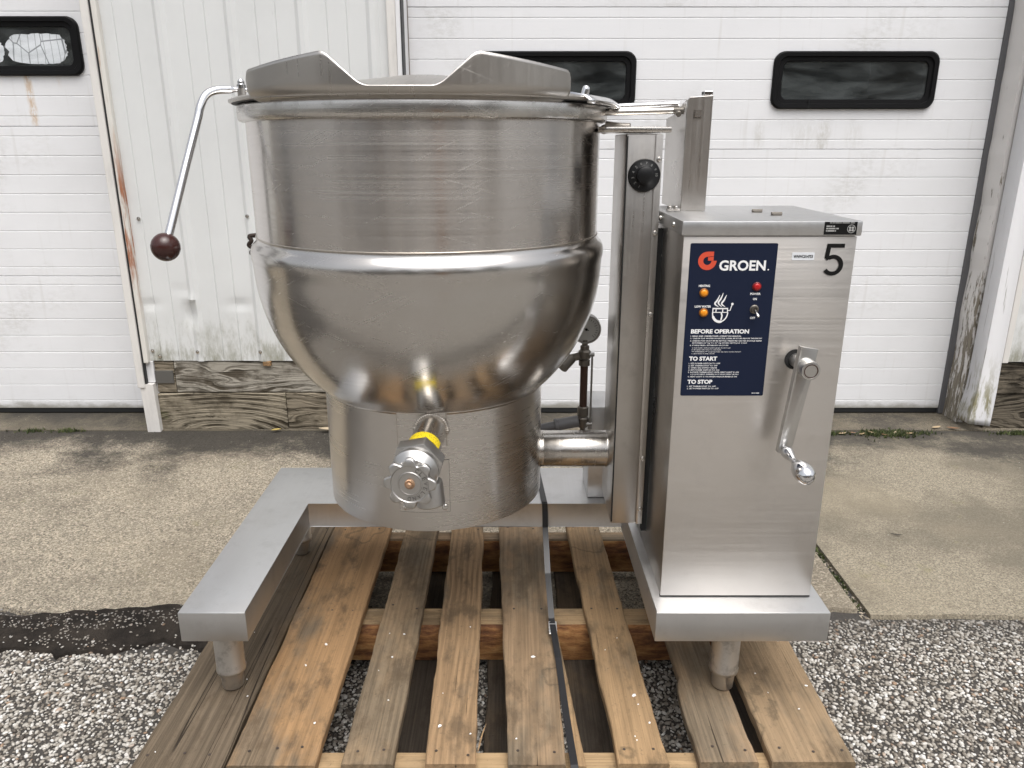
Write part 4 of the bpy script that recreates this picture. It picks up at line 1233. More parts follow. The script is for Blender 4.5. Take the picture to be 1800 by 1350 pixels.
b = new(); Po = P2 + Vector((.018, .002, -.026)); lathe(b, [(0, .0), (.0235, .0), (.0245, .004), (.0245, .038), (.0225, .040), (.0205, .040), (.0205, .01), (0, .01)], 30, axisM(Po, (.10, -.05, -1))); mk("outlet_spout", b, S_VALVE, val, smooth=35)
# scalloped hand wheel
P3 = P2 + VD * .029 + Vector((-.003, 0, -.010))
WM = axisM(P3, Vector((VD.x - .02, VD.y, VD.z + .14)))
def wheel_r(a): return .0393 + .0050 * math.cos(8 * a) - .0012 * math.cos(16 * a)
b = new()
def wring(rf, z): return [b.verts.new((rf(2 * math.pi * k / 128) * math.cos(2 * math.pi * k / 128), rf(2 * math.pi * k / 128) * math.sin(2 * math.pi * k / 128), z)) for k in range(128)]
rr = [wring(lambda a: wheel_r(a) - .0025, 0), wring(wheel_r, .0025), wring(wheel_r, .0085), wring(lambda a: wheel_r(a) - .0025, .0105), wring(lambda a: .0315, .0105), wring(lambda a: .0300, .0085), wring(lambda a: .0205, .0085), wring(lambda a: .0195, .0100), wring(lambda a: .0180, .0100), wring(lambda a: .0172, .0088), wring(lambda a: .009, .0092)]
for A_, B_ in zip(rr, rr[1:]):
    for k in range(128): b.faces.new((A_[k], A_[(k + 1) % 128], B_[(k + 1) % 128], B_[k]))
b.faces.new(rr[0][::-1]); b.faces.new(rr[-1])
bmesh.ops.transform(b, matrix=WM, verts=b.verts)
mk("hand_wheel", b, S_VALVE, val, smooth=40)
b = new(); lathe(b, [(0, 0), (.0085, 0), (.0085, .002), (.0055, .0035), (.005, .008), (.0035, .0095), (0, .0098)], 14, WM @ Matrix.Translation((0, 0, .0088)))
for k in range(5):
    a = k * .45; tube(b, [WM @ Vector((.006 * math.cos(a + .2), .0075 * math.sin(a + .2), .013)), WM @ Vector((.0065 * math.cos(a + .7), .008 * math.sin(a + .7), .0135))], .0019, 6)
mk("wheel_bolt", b, COPPER, val, smooth=40)

# ---- text helper
def text_bm(s, M, h=None, w=None, depth=0.0003, offset=0.0, align='LEFT', shear=0.0, res=3, space=1.0):
    cu = bpy.data.curves.new("lettering", 'FONT')
    cu.body = s; cu.resolution_u = res; cu.offset = offset; cu.shear = shear; cu.space_character = space
    o = bpy.data.objects.new("lettering_tmp", cu); COL.objects.link(o)
    dg = bpy.context.evaluated_depsgraph_get(); dg.update()
    me = bpy.data.meshes.new_from_object(o.evaluated_get(dg))
    bpy.data.objects.remove(o); bpy.data.curves.remove(cu)
    b = bmesh.new(); b.from_mesh(me); bpy.data.meshes.remove(me)
    if not b.verts: return b
    co = np.array([v.co[:] for v in b.verts])
    x0, x1 = co[:, 0].min(), co[:, 0].max()
    y0, y1 = co[:, 1].min(), co[:, 1].max()
    sy = h / (y1 - y0); sx = (w / (x1 - x0)) if w else sy
    ax = {'LEFT': 0, 'CENTER': -.5 * (x1 - x0) * sx}[align]
    for v in b.verts: v.co = ((v.co.x - x0) * sx + ax, (v.co.y - y0) * sy, depth)
    bmesh.ops.transform(b, matrix=M, verts=b.verts)
    return b

# lettering cast into the wheel
b = new()
word = "CLEVELAND"
for k, ch in enumerate(word):
    a = R(62 - k * 19.5)
    Mt = WM @ Matrix.Rotation(a - R(90), 4, 'Z') @ Matrix.Translation((0, .0222, .0087))
    merge(b, text_bm(ch, Mt, .0066, .0050, 0.0004, .012, 'CENTER'))
mk("cast_lettering", b, plain("cast_letters", (0.20, 0.195, 0.185), 0.45, 0.9), val)

# ---- lid: shallow cone with upturned front wings
b = new()
lathe(b, [(0, 1.279), (.05, 1.277), (.25, 1.2505), (.325, 1.236), (.345, 1.2330), (.3480, 1.2305), (.3475, 1.2270), (.343, 1.2255), (.20, 1.2255), (0, 1.2255)], 112, Matrix.Translation(AX))
lid = mk("lid", b, S_LID, ket, origin=(KX, KY, 1.24), smooth=35)
b = new()
AE = R(45.3)
def wing_h(s):
    """height of the wing edge at arc position s (m from the front centre)"""
    s = abs(s); E = .350 * AE
    if s < .044: h = .0275
    elif s < .066: t = (s - .044) / .022; h = .0275 + .0095 * t * t
    elif s < .102: t = (s - .066) / .036; h = .037 + .0311 * t
    elif s < .118: t = (s - .102) / .016; h = .0681 + .0066 * (1 - (1 - t) ** 2)
    else: h = .0745 - .021 * (s - .118) / .17
    e = E - s
    if e < .012: h -= .012 - math.sqrt(max(0, .012 ** 2 - (.012 - e) ** 2))
    return h
def wing_b(s):
    e = .350 * AE - abs(s)
    return (.016 - math.sqrt(max(0, .016 ** 2 - (.016 - e) ** 2))) if e < .016 else 0.0
def wing_prof(q):
    """(r,z) along the sheet at length q from its root"""
    if q < .026:
        a = q / .026 * R(75)
        return (.3310 + .0190 * math.sin(a) / math.sin(R(75)), 1.2240 + .0190 * (1 - math.cos(a)))
    return (.3502 + (q - .026) * .03, 1.2381 + (q - .026) * .985)
cols = []
NS = 150
for k in range(NS + 1):
    s = (-1 + 2 * k / NS) * .350 * AE
    a = s / .350
    q0, q1 = wing_b(s), wing_h(s)
    c_ = []
    for j in range(15):
        r_, z_ = wing_prof(q0 + (q1 - q0) * j / 14)
        c_.append(b.verts.new((KX + r_ * math.sin(a), KY - r_ * math.cos(a), z_)))
    cols.append(c_)
for A_, B_ in zip(cols, cols[1:]):
    for j in range(14): b.faces.new((A_[j], B_[j], B_[j + 1], A_[j + 1]))
wg = mk("lid_wing", b, S_LID, lid, smooth=50)
md = wg.modifiers.new("thickness", 'SOLIDIFY'); md.thickness = .0026; md.offset = -1
# lid gasket seen dark under the left flange
b = new(); lathe(b, [(.330, 1.2247), (.343, 1.2247), (.3435, 1.2270), (.330, 1.2270)], 96, Matrix.Translation(AX)); mk("lid_gasket", b, RUBBER, lid, smooth=40)

# ---- lid handle with ball
HP = Vector((-.477, 1.448, 0))
b = new(); lathe(b, [(0, 1.224), (.0075, 1.224), (.0075, 1.2545), (0, 1.2545)], 16, Matrix.Translation(HP)); hd = mk("lid_handle", b, S_POST, ket, smooth=40)
b = new(); lathe(b, [(0, 1.2525), (.0078, 1.2525), (.0078, 1.2585), (.0060, 1.2600), (.0060, 1.264), (.0035, 1.2675), (0, 1.2685)], 12, Matrix.Translation(HP)); mk("acorn_nut", b, CHROME, hd, smooth=30)
b = new()
pth = smooth_path([(-.435, 1.452, 1.2500), (-.475, 1.450, 1.2500), (-.497, 1.441, 1.2502), (-.516, 1.425, 1.2475), (-.5285, 1.412, 1.238), (-.5355, 1.401, 1.2190), (-.5400, 1.391, 1.195), (-.5560, 1.348, 1.110), (-.5745, 1.298, 1.010)], 10)
rads = []
for i, p in enumerate(pth):
    rads.append(.0038 if p.x > -.486 else min(.0071, .0038 + (-.486 - p.x) * .35))
tube(b, pth, rads, 18); mk("handle_rod", b, CHROME, hd, smooth=50)
b = new(); t = bmesh.new(); bmesh.ops.create_uvsphere(t, u_segments=36, v_segments=24, radius=.0235, matrix=Matrix.Translation((-.5775, 1.2900, .9950))); merge(b, t)
mk("ball_knob", b, BAKELITE, hd, smooth=60)
b = new(); lathe(b, [(.0237, -.0004), (.0239, 0), (.0237, .0004)], 40, Matrix.Translation((-.5775, 1.2900, .9950)) @ Matrix.Rotation(R(12), 4, 'Y')); mk("mould_line", b, BAKELITE, hd, smooth=60)

# ---- tilting trunnion pipe
b = new()
TZ = .540
lathe(b, [(.060, .174), (.0505, .185), (.0440, .198), (.0400, .211), (.0385, .224), (.0385, .2242), (.0390, .2250), (.0390, .2265), (.0385, .227), (.0385, .3565), (.0392, .3575), (.0392, .3603)], 48, Matrix.Translation((KX, KY, TZ)) @ Matrix.Rotation(R(90), 4, 'Y'))
mk("trunnion_pipe", b, S_PIPE, ket, smooth=50)

# ---- side post with thermostat dial
PX0, PX1, PY0, PY1 = .2005, .2645, 1.410, 1.572
CX0 = .2745
bm = new(); box(bm, PX0, PX1, PY0, PY1, .420, 1.176, .003)
post = mk("side_post", bm, S_POST, ket, smooth=30)
bm = new(); box(bm, PX1 - .013, PX1 - .0005, PY0 - .0035, PY0 - .0008, .421, 1.175, .0008); mk("post_flange", bm, S_POST, post, smooth=30)
bm = new(); box(bm, PX1 + .0002, CX0 + .0008, PY0 + .006, PY0 + .02, .40, 1.012); mk("gap_shade", bm, DARKGAP, post)  # black sheet standing in for the shade between post and cabinet
bm = new(); box(bm, PX0 + .0005, PX0 + .003, PY0 - .0016, PY0 + .0002, .425, 1.172); mk("fold_seam", bm, DARKGAP, post)
bm = new()
prism(bm, [(.150, 1.410), (.163, 1.404), (.278, 1.404), (.278, 1.58), (.150, 1.58)], Matrix.Translation((0, 0, 1.178)), .0095)
bmesh.ops.bevel(bm, geom=list(bm.edges), offset=.002, segments=2, affect='EDGES', profile=.5)
mk("post_cap", bm, S_PIPE, post, smooth=30)
SCR2 = screw_mesh(.0048, .004)
for z in (1.133, 1.005, .855, .565, .455): link_mesh("screw", SCR2, post, (PX1 - .006, PY0 - .0036, z), (0, .6 + z, 0))
DX, DZ = .2335, 1.106
FM = faceM(DX, PY0 - .001, DZ)
b = new(); lathe(b, [(0, 0), (.0268, 0), (.0285, .0015), (.0288, .004), (.0275, .0068), (.0165, .0090), (.0155, .0100), (.0148, .0185), (.0120, .0205), (0, .0212)], 48, FM); dial = mk("thermostat_dial", b, BLACKP, ket, smooth=35)
b = new()
for k in range(11):
    a = R(-115 - k * 27)
    if k < 10: merge(b, text_bm(str(k + 1), FM @ Matrix.Rotation(a - R(90), 4, 'Z') @ Matrix.Translation((0, .0185, .0092)) @ Matrix.Rotation(R(-12), 4, 'X'), .0048, None, .0002, .02, 'CENTER'))
    box(b, 0, 0.0001, 0, 0.0001, 0, 0.0001) if False else None
mk("dial_numbers", b, DIALINK, dial)
b = new()
for k in range(12):
    a = R(-128 - k * 27)
    t = bmesh.new(); box(t, -.0003, .0003, .0195, .0245, .0082, .0086); merge(b, t, FM @ Matrix.Rotation(a - R(90), 4, 'Z') @ Matrix.Rotation(R(-3), 4, 'X'))
mk("dial_ticks", b, DIALINK, dial)

# ---- lid hinge: torsion rods, bracket on the cabinet
HG = None
b = new()
tube(b, [(.145, 1.500, 1.2215), (.20, 1.495, 1.2245), (.305, 1.49, 1.2285)], .0052, 14); HG = mk("lid_hinge", b, CHROME, ket, smooth=50)
b = new(); tube(b, [(.150, 1.440, 1.2120), (.20, 1.435, 1.2130), (.296, 1.428, 1.2150)], .0058, 14); mk("torsion_rod", b, S_PIPE, HG, smooth=50)
b = new(); cyl(b, (.283, 1.424, 1.2145), (.300, 1.418, 1.2145), .0062, 12, .001); cyl(b, (.288, 1.43, 1.214), (.288, 1.404, 1.208), .0050, 12, .001); mk("rod_bolt", b, BRASS, HG, smooth=40)
# flat strap bent over the lid at the hinge
b = new()
rows = []
for k in range(13):
    t = k / 12
    a = R(52 + 40 * t)
    r0, r1 = .300 - .02 * t, .352
    z = 1.2335 - .004 * t
    rows.append([b.verts.new((KX + r_ * math.sin(a), KY - r_ * math.cos(a), z_)) for r_, z_ in ((r0, z + .006), (r1 - .004, z - .0025), (r1 + .0035, z - .008), (r1 + .0035, z - .0125))])
for A_, B_ in zip(rows, rows[1:]):
    for q in range(3): b.faces.new((A_[q], B_[q], B_[q + 1], A_[q + 1]))
o = mk("hinge_strap", b, CHROME, HG, smooth=40); md = o.modifiers.new("thickness", 'SOLIDIFY'); md.thickness = .004; md.offset = 1
b = new(); hpn = Vector((KX + .318 * math.sin(R(62)), KY - .318 * math.cos(R(62)), 1.234)); lathe(b, [(0, 0), (.0065, 0), (.0065, .012), (.0058, .016), (.003, .0185), (0, .019)], 14, axisM(hpn, (.22, 0, 1))); mk("hinge_pin", b, CHROME, HG, smooth=40)
b = new(); tube(b, [(.168, 1.455, 1.190), (.185, 1.45, 1.1885), (.21, 1.44, 1.1885)], [.0085, .0075, .006], 12); t = bmesh.new(); bmesh.ops.create_icosphere(t, subdivisions=2, radius=.0085, matrix=Matrix.Translation((.166, 1.456, 1.184))); merge(b, t); mk("hinge_knuckle", b, S_WELD, HG, smooth=50)
# bracket
b = new(); prism(b, [(0, 0), (.0445, 0), (.0445, .196), (.004, .193), (0, .188)], faceM(.3045, 1.4225, 1.0435), .0035); bmesh.ops.bevel(b, geom=list(b.edges), offset=.0008, segments=1, affect='EDGES'); br = mk("hinge_bracket", b, S_POST, ket, smooth=30)
b = new()
v = [(1.4225, 1.0435), (1.60, 1.0435), (1.60, 1.206), (1.52, 1.212), (1.44, 1.2305), (1.4225, 1.2325)]
A_ = [b.verts.new((.3044, y, z)) for y, z in v]; B_ = [b.verts.new((.3078, y, z)) for y, z in v]
b.faces.new(A_); b.faces.new(B_[::-1])
for k in range(6): b.faces.new((A_[k], B_[k], B_[(k + 1) % 6], A_[(k + 1) % 6]))
mk("bracket_side", b, S_POST, br)
b = new(); box(b, .3455, .3490, 1.4225, 1.59, 1.0435, 1.2395, .0008); mk("bracket_side", b, S_POST, br)
b = new(); box(b, .334, .3500, 1.425, 1.445, 1.2395, 1.2475, .0015); mk("bracket_lip", b, CHROME, br)
b = new(); prism(b, [(-.0068, -.0068), (.0068, -.0068), (.0068, .0068), (-.0068, .0068)], faceM(.3235, 1.4188, 1.2085), .0012); mk("square_hole", b, BRASS, br)
b = new(); prism(b, rrect(.0105, .0105, .001, 2), faceM(.3240, 1.4176, 1.2085), .0026); mk("square_bolt", b, SCREW, br)
b = new(); box(b, .2795, .3035, 1.415, 1.425, 1.0435, 1.0475, .0008); mk("bracket_foot", b, S_POST, br)
for x in (.284, .295):
    b = new(); cyl(b, (x, 1.414, 1.0475), (x, 1.414, 1.0525), .0042, 10, .0006); mk("bolt", b, SCREW, br, smooth=30)

# ---- control cabinet
CX0, CX1, CY0, CY1 = .2745, .5515, 1.241, 1.550
bm = new(); box(bm, CX0 + .0015, CX1 - .0015, CY0 + .004, CY1, BT + .0005, 1.019, .001)
cab = mk("cabinet", bm, S_POST, ket, smooth=30)
bm = new(); prism(bm, [(CX0, BT + .0035), (CX1, BT + .0035), (CX1, 1.018), (CX0, 1.018)], faceM(0, CY0 + .0035, 0), .0035)
bmesh.ops.bevel(bm, geom=list(bm.edges), offset=.001, segments=2, affect='EDGES', profile=.5)
mk("front_panel", bm, S_CAB, cab, smooth=30)
bm = new(); box(bm, CX0 - .0005, CX1 + .0005, CY0 + .0012, CY0 + .006, BT + .0004, BT + .0034); mk("bottom_gap", bm, DARKGAP, cab)
bm = new(); box(bm, CX0 - .004, CX1 + .005, CY0 - .004, CY1 + .004, 1.0195, 1.0425, .0018)
mk("cabinet_lid", bm, S_BASE, cab, smooth=30)
for x, y in ((.437, 1.40), (.452, 1.34)):
    b = new(); box(b, x - .008, x + .008, y - .006, y + .006, 1.0425, 1.0455, .001); cyl(b, (x - .009, y - .001, 1.0455), (x + .009, y - .001, 1.0455), .0028, 10); mk("lid_hinge_leaf", b, BRASS, cab, smooth=30)
for y, z in ((1.30, 1.031), (1.42, 1.031)):
    link_mesh("screw", SCR2, cab, (CX0 - .0042, y, z), (0, 0, R(-90)))
# maker's sticker on the lid edge
bm = new(); prism(bm, [(.4955, 1.0212), (.5475, 1.0212), (.5475, 1.0415), (.4955, 1.0415)], faceM(0, CY0 - .0041, 0), .0003); stk = mk("black_sticker", bm, BLACKINK, cab)
FY = CY0 - .0046
b = new()
def print_bars(b, x0, z, w, h, y, n, seed):
    """a line of print too small to read: short unequal bars"""
    rs = random.Random(seed)
    cuts = sorted([0, 1] + [rs.uniform(.1, .9) for _ in range(n)])
    for a, c_ in zip(cuts, cuts[1:]):
        if c_ - a > .03: prism(b, [(x0 + w * a, z), (x0 + w * c_ - .0007, z), (x0 + w * c_ - .0007, z + h), (x0 + w * a, z + h)], faceM(0, y, 0), .0002)
for k, w in enumerate((.014, .0205, .0165)): print_bars(b, .4985, 1.0335 - k * .0036, w, .0021, FY, 3, k)
print_bars(b, .5035, 1.0393, .040, .0012, FY, 7, 9)
lathe(b, [(.0058, 0), (.0066, 0), (.0066, .0002), (.0058, .0002)], 28, faceM(.5385, FY, 1.0305)); 
for dx, dz in ((-.0022, .0018), (.0022, .0018), (-.0022, -.0022), (.0022, -.0022)):
    prism(b, rrect(.0036, .0034, .0012, 3), faceM(.5385 + dx, FY, 1.0305 + dz), .0002)
mk("sticker_print", b, GREYINK, cab)
# number 5 and the small white label
b = new()
stroke = []
def poly_stroke(pts, w):
    """thick polyline outline as a flat strip of quads in local xy"""
    L_, R_ = [], []
    for i, p in enumerate(pts):
        a = Vector(pts[max(i - 1, 0)]); c_ = Vector(pts[min(i + 1, len(pts) - 1)])
        d = (c_ - a).normalized(); n_ = Vector((-d.y, d.x))
        ww = w[i] if isinstance(w, (list, tuple)) else w
        L_.append(Vector(p) + n_ * ww / 2); R_.append(Vector(p) - n_ * ww / 2)
    return L_, R_
def strip(b, pts, w, M, d=.0003):
    L_, R_ = poly_stroke([Vector(p) for p in pts], w)
    lv = [b.verts.new(M @ Vector((p.x, p.y, d))) for p in L_]; rv = [b.verts.new(M @ Vector((p.x, p.y, d))) for p in R_]
    for i in range(len(pts) - 1): b.faces.new((lv[i], rv[i], rv[i + 1], lv[i + 1]))
M5 = faceM(.5015, CY0 - .0003, .9575)
strip(b, [(.0044, .0460), (.0320, .0460)], .0064, M5, .0003)
strip(b, [(.0074, .0490), (.0052, .0255)], .0066, M5, .0005)
arc = [(.0044, .0262)] + [(.0160 + .0136 * math.cos(R(a)), .0148 + .0136 * math.sin(R(a))) for a in range(118, -150, -12)]
strip(b, [(.0040, .0250), (.0075, .0272)] + arc[1:], .0066, M5, .0007)
mk("number_five", b, BLACKINK, cab)
bm = new(); prism(bm, rrect(.036, .0125, .0012, 3), faceM(.4685, CY0 - .0002, .9865), .0003); mk("white_label", bm, PAPERLBL, cab)
b = text_bm("WNWC014753", faceM(.4530, CY0 - .0005, .9838), .0050, .031, .0003, .03); mk("label_lettering", b, BLACKINK, cab)

# ---- navy control panel with printed instructions
PNX0, PNX1, PNZ0, PNZ1 = .2860, .4265, .7505, 1.0075
PNW, PNH = PNX1 - PNX0, PNZ1 - PNZ0
bm = new(); prism(bm, rrect(PNW, PNH, .0025, 4), faceM((PNX0 + PNX1) / 2, CY0 + .0002, (PNZ0 + PNZ1) / 2), .0008)
pan = mk("control_panel", bm, NAVY, ket); tag(pan, "navy printed control panel with white instructions")
PY = CY0 - .0007
def pu(u, v): return PNX0 + u * PNW, PNZ1 - v * PNH       # u,v: fractions of the panel from its upper left corner
def ptext(b, s, u, v, h, w=None, off=.0, align='LEFT', **kw):
    x, z = pu(u, v)
    merge(b, text_bm(s, faceM(x, PY, z), h * PNH, None if w is None else w * PNW, .0002, off, align, **kw))
# logo: broken ring with a square notch
b = new()
x, z = pu(.205, .110)
LM = faceM(x, PY, z)
ro, ri = .0148, .0066
pts_o = [(ro * math.cos(R(a)), ro * math.sin(R(a))) for a in range(85, 361, 5)]
pts_i = [(ri * math.cos(R(a)), ri * math.sin(R(a))) for a in range(85, 361, 5)]
ov = [b.verts.new(LM @ Vector((p[0], p[1], .0002))) for p in pts_o]; iv = [b.verts.new(LM @ Vector((p[0], p[1], .0002))) for p in pts_i]
for k in range(len(ov) - 1): b.faces.new((ov[k], ov[k + 1], iv[k + 1], iv[k]))
for q in ([(0.0, .0149), (.0098, .0149), (.0098, .0075), (0.0, .0066)], [(.0008, .0058), (.0098, .0068), (.0098, .0004), (.0008, .0004)], [(.0066, .0002), (.0152, .0002), (.0146, -.0030), (.0066, -.0006)]):
    b.faces.new([b.verts.new(LM @ Vector((p[0], p[1], .00025))) for p in q])
mk("logo_mark", b, REDINK, pan)
for nm, rows_ in (("brand_lettering", [("GROEN", .345, .172, .066, .535, .03)]), ("lamp_lettering", [("HEATING", .128, .275, .0145, .13, .04)]), ("lamp_lettering", [("LOW WATER", .098, .408, .0145, .19, .04)]),
        ("lamp_lettering", [("POWER", .732, .326, .0145, .12, .04)]), ("switch_lettering", [("ON", .768, .359, .0145, .046, .04)]), ("switch_lettering", [("OFF", .755, .482, .0145, .060, .04)]),
        ("heading_lettering", [("BEFORE OPERATION", .075, .578, .029, .685, .045)]), ("heading_lettering", [("TO START", .075, .760, .029, .335, .045)]), ("heading_lettering", [("TO STOP", .075, .918, .029, .300, .045)])):
    b = new()
    for (t_, u, v, h, w, of) in rows_: ptext(b, t_, u, v, h, w, of)
    mk(nm, b, WHITEINK, pan)
b = new()
for s, u, v, w, h in (("1. READ AND UNDERSTAND OPERATORS MANUAL", .075, .600, .60, .0098), ('2. CHECK FOR WATER IN KETTLE, LEVEL MUST BE ABOVE "MINIMUM"', .072, .6155, .85, .0098),
        ("3. CHECK FOR VACUUM IN KETTLE. PRESSURE GAUGE SHOULD READ", .073, .631, .85, .0098), ('BETWEEN 20" Hg TO 30" Hg WHEN KETTLE IS COLD', .100, .6465, .65, .0098), ("4. IF REQUIRED, ESTABLISH VACUUM", .072, .662, .455, .0098),
        ("a. heat kettle until pressure gauge shows 5 psi", .100, .678, .455, .0082), ("b. lift safety valve lever to vent kettle", .100, .691, .35, .0082), ("*** WARNING *** escaping steam can cause severe burns!!!", .100, .704, .585, .0082), ("c. allow lever to snap closed", .100, .717, .27, .0082),
        ("1. SET POWER SWITCH TO OFF", .075, .783, .375, .0098), ("2. SET THERMOSTAT TO OFF", .075, .798, .345, .0098), ("3. OPEN GAS SUPPLY VALVE", .075, .813, .340, .0098), ("4. SET POWER SWITCH TO ON", .075, .828, .370, .0098),
        ("5. ROTATE THERMOSTAT UNTIL HEAT LIGHT IS ON", .075, .843, .605, .0098), ("1-3 LOW HEAT (SIMMER) 8-10 HIGH HEAT (BOIL)", .105, .858, .575, .0098), ("6. HEAT LIGHT IS ON WHEN MAIN BURNER IS ON", .075, .873, .590, .0098),
        ("1. SET THERMOSTAT TO OFF", .075, .940, .345, .0098), ("2. SET POWER SWITCH TO OFF", .075, .955, .38, .0098)):
    ptext(b, s, u, v, h, w, .02, res=1)
ptext(b, ".", .905, .170, .010, .016, .02)
print_bars(b, pu(.86, 0)[0], pu(0, .984)[1], .0135, .0012, PY, 4, 3)
tag(mk("instruction_lettering", b, WHITEINK, pan), kind='stuff')
# kettle pictogram with steam and tilt handle
b = new()
x, z = pu(.375, .430)
KM = faceM(x + .0035, PY, z)
def cu2(pts, n=6): return [(p.x, p.y) for p in smooth_path([(a, c_, 0) for a, c_ in pts], n)]
for dx, t_ in ((-.0055, 1), (.0, 1.12), (.0055, 1.0)):
    st = cu2([(dx + .0020, .0070), (dx - .0042, .0120 * t_), (dx - .0005, .0185 * t_), (dx + .0028, .0268 * t_)])
    n = len(st); strip(b, st, [.0004 + .0025 * math.sin(math.pi * min(1, (i + .5) / n)) for i in range(n)], KM)
strip(b, [(-.0130, .0042), (.0125, .0042)], .0022, KM, .0002)
strip(b, [(-.0130, -.0022), (.0125, -.0022)], .0013, KM, .0002)
for xx_ in (-.0122, -.0070, .0040, .0118): strip(b, [(xx_, .0042), (xx_, -.0022)], .0016, KM, .00025)
bo = [(-.0125 * math.cos(R(a)), -.0022 - .0158 * math.sin(R(a))) for a in range(0, 181, 10)]
strip(b, bo, [.0042 if 20 < a < 110 else .0020 for a in range(0, 181, 10)], KM, .0003)
strip(b, [(.0020, -.0030), (.0035, -.0080), (.0022, -.0150)], .0024, KM, .00035)
strip(b, [(.0125, .0010), (.0160, .0010), (.0185, .0105)], .0014, KM, .0002)
lathe(b, [(0, .0003), (.0021, .0003)], 12, KM @ Matrix.Translation((.0190, .0118, 0)))
mk("pictogram", b, WHITEINK, pan)
# lamps and switch
for (u, v, mt, lb) in ((.192, .312, AMBER, "amber lamp under the word heating"), (.205, .440, AMBER, "amber lamp under the words low water"), (.800, .272, REDLENS, "red power lamp")):
    x, z = pu(u, v)
    b = new(); FMx = faceM(x, PY, z)
    lathe(b, [(0, 0), (.0074, 0), (.0074, .0016), (.0064, .0026), (.0055, .0026), (.0055, .0018), (0, .0018)], 28, FMx)
    o = mk("lamp_bezel", b, plain("lamp_bezel", tuple(v_ * .35 for v_ in mt.node_tree.nodes["Principled BSDF"].inputs["Base Color"].default_value[:3]), .4), pan, smooth=35); tag(o, lb)
    b = new(); lathe(b, [(.0056, .0016), (.0056, .0030), (.0050, .0042), (.0025, .0049), (0, .0051)], 28, FMx); mk("lamp_lens", b, mt, pan, smooth=50)
x, z = pu(.795, .418)
b = new(); FMx = faceM(x, PY, z)
lathe(b, [(0, 0), (.0074, 0), (.0074, .0012), (.0058, .0022), (.0052, .0050), (.0038, .0050), (.0035, .0030), (0, .0030)], 20, FMx); sw = mk("toggle_switch", b, BRASS, pan, smooth=35)
b = new(); tube(b, [Vector((x, PY - .003, z)), Vector((x + .001, PY - .010, z - .0035)), Vector((x + .0022, PY - .017, z - .0085)), Vector((x + .0024, PY - .0185, z - .0094))], [.0016, .0019, .0027, .0014], 12); mk("toggle_lever", b, SCREW, pan, smooth=50)

# ---- tilt crank
CKX, CKZ = .4760, .8140
b = new(); lathe(b, [(0, .0006), (.0175, .0006)], 32, faceM(.4742, CY0, .8145)); hole = mk("shaft_hole", b, DARKGAP, ket)
b = new(); cyl(b, (.4748, CY0 + .02, .8140), (CKX + .001, CY0 - .060, .8130), .0115, 24, .0008); crank = mk("tilt_crank", b, S_DULL, ket, smooth=40)
b = new(); lathe(b, [(0, 0), (.0150, 0), (.0155, .002), (.0158, .032), (.0150, .036), (.0118, .0365), (.0112, .0355), (.0112, .0345), (.0102, .0340), (.0098, .0360), (0, .0362)], 36, faceM(CKX + .001, CY0 - .030, .8130)); mk("crank_hub", b, S_CRANK, crank, smooth=35)
b = new(); lathe(b, [(.0099, .0366), (.0108, .0367), (.0113, .0366)], 36, faceM(CKX + .001, CY0 - .030, .8130)); mk("rust_ring", b, RUSTPIPE, crank)
# flat arm: channel plate, twisted a little, with a square head above the hub
AMx = Matrix.Translation((CKX, CY0 - .036, .8130)) @ Matrix.Rotation(R(5.5), 4, 'Y') @ Matrix.Rotation(R(90), 4, 'X')
b = new()
prism(b, [(-.0135, .033), (-.0150, -.146), (-.0128, -.153), (-.004, -.155), (.0045, -.153), (.0085, -.14), (.0150, -.02), (.0165, .031)], AMx, .0045)
bmesh.ops.bevel(b, geom=list(b.edges), offset=.0009, segments=2, affect='EDGES', profile=.5)
mk("crank_arm", b, S_CRANK, crank, smooth=30)
b = new(); prism(b, [(-.0152, .034), (-.0165, -.150), (-.0135, -.150), (-.0122, .034)], AMx @ Matrix.Translation((0, 0, -.0005)), .0120); mk("arm_edge", b, S_CRANK, crank, smooth=30)
b = new()
HK = AMx @ Vector((-.0055, -.1430, .0045))
lathe(b, [(0, -.004), (.0045, -.004), (.0045, .006), (.0085, .008), (.0105, .013), (.0100, .020), (.0070, .030), (.0058, .038), (.0065, .046), (.0100, .053), (.0140, .061), (.0160, .070), (.0163, .078), (.0148, .088), (.0105, .0955), (.004, .0985), (0, .0988)], 32, axisM(HK, (.10, -1, -.16)))
mk("crank_grip", b, CHROME, crank, smooth=60)

# ---- pressure gauge and sight pipe behind the bowl
GX, GY = .1605, 1.640
gp = None
b = new(); tube(b, [(GX, GY, .555), (GX, GY, .690)], .0085, 16); gp = mk("gauge_pipe", b, RUSTPIPE, ket, smooth=50)
GM = faceM(GX + .002, GY, .772)
b = new(); lathe(b, [(0, -.02), (.0315, -.02), (.0325, -.017), (.0325, .004), (.0310, .0065), (.0285, .0065), (.0280, .0035), (0, .0035)], 40, GM); mk("gauge_case", b, S_DULL, gp, smooth=35)
b = new(); lathe(b, [(0, .0040), (.0278, .0040)], 40, GM); mk("gauge_face", b, plain("gauge_paper", (0.42, 0.42, 0.40), .5), gp)
b = new()
for k in range(21):
    a = R(225 - 270 * k / 20); t = bmesh.new(); box(t, -.0004, .0004, .0205 if k % 5 else .0185, .0250, .0044, .0046); merge(b, t, GM @ Matrix.Rotation(a - R(90), 4, 'Z'))
t = bmesh.new(); box(t, -.0007, .0007, -.006, .021, .0050, .0054); merge(b, t, GM @ Matrix.Rotation(R(65), 4, 'Z')); lathe(b, [(0, .0056), (.003, .0056), (.003, .0044)], 12, GM)
mk("gauge_marks", b, BLACKINK, gp)
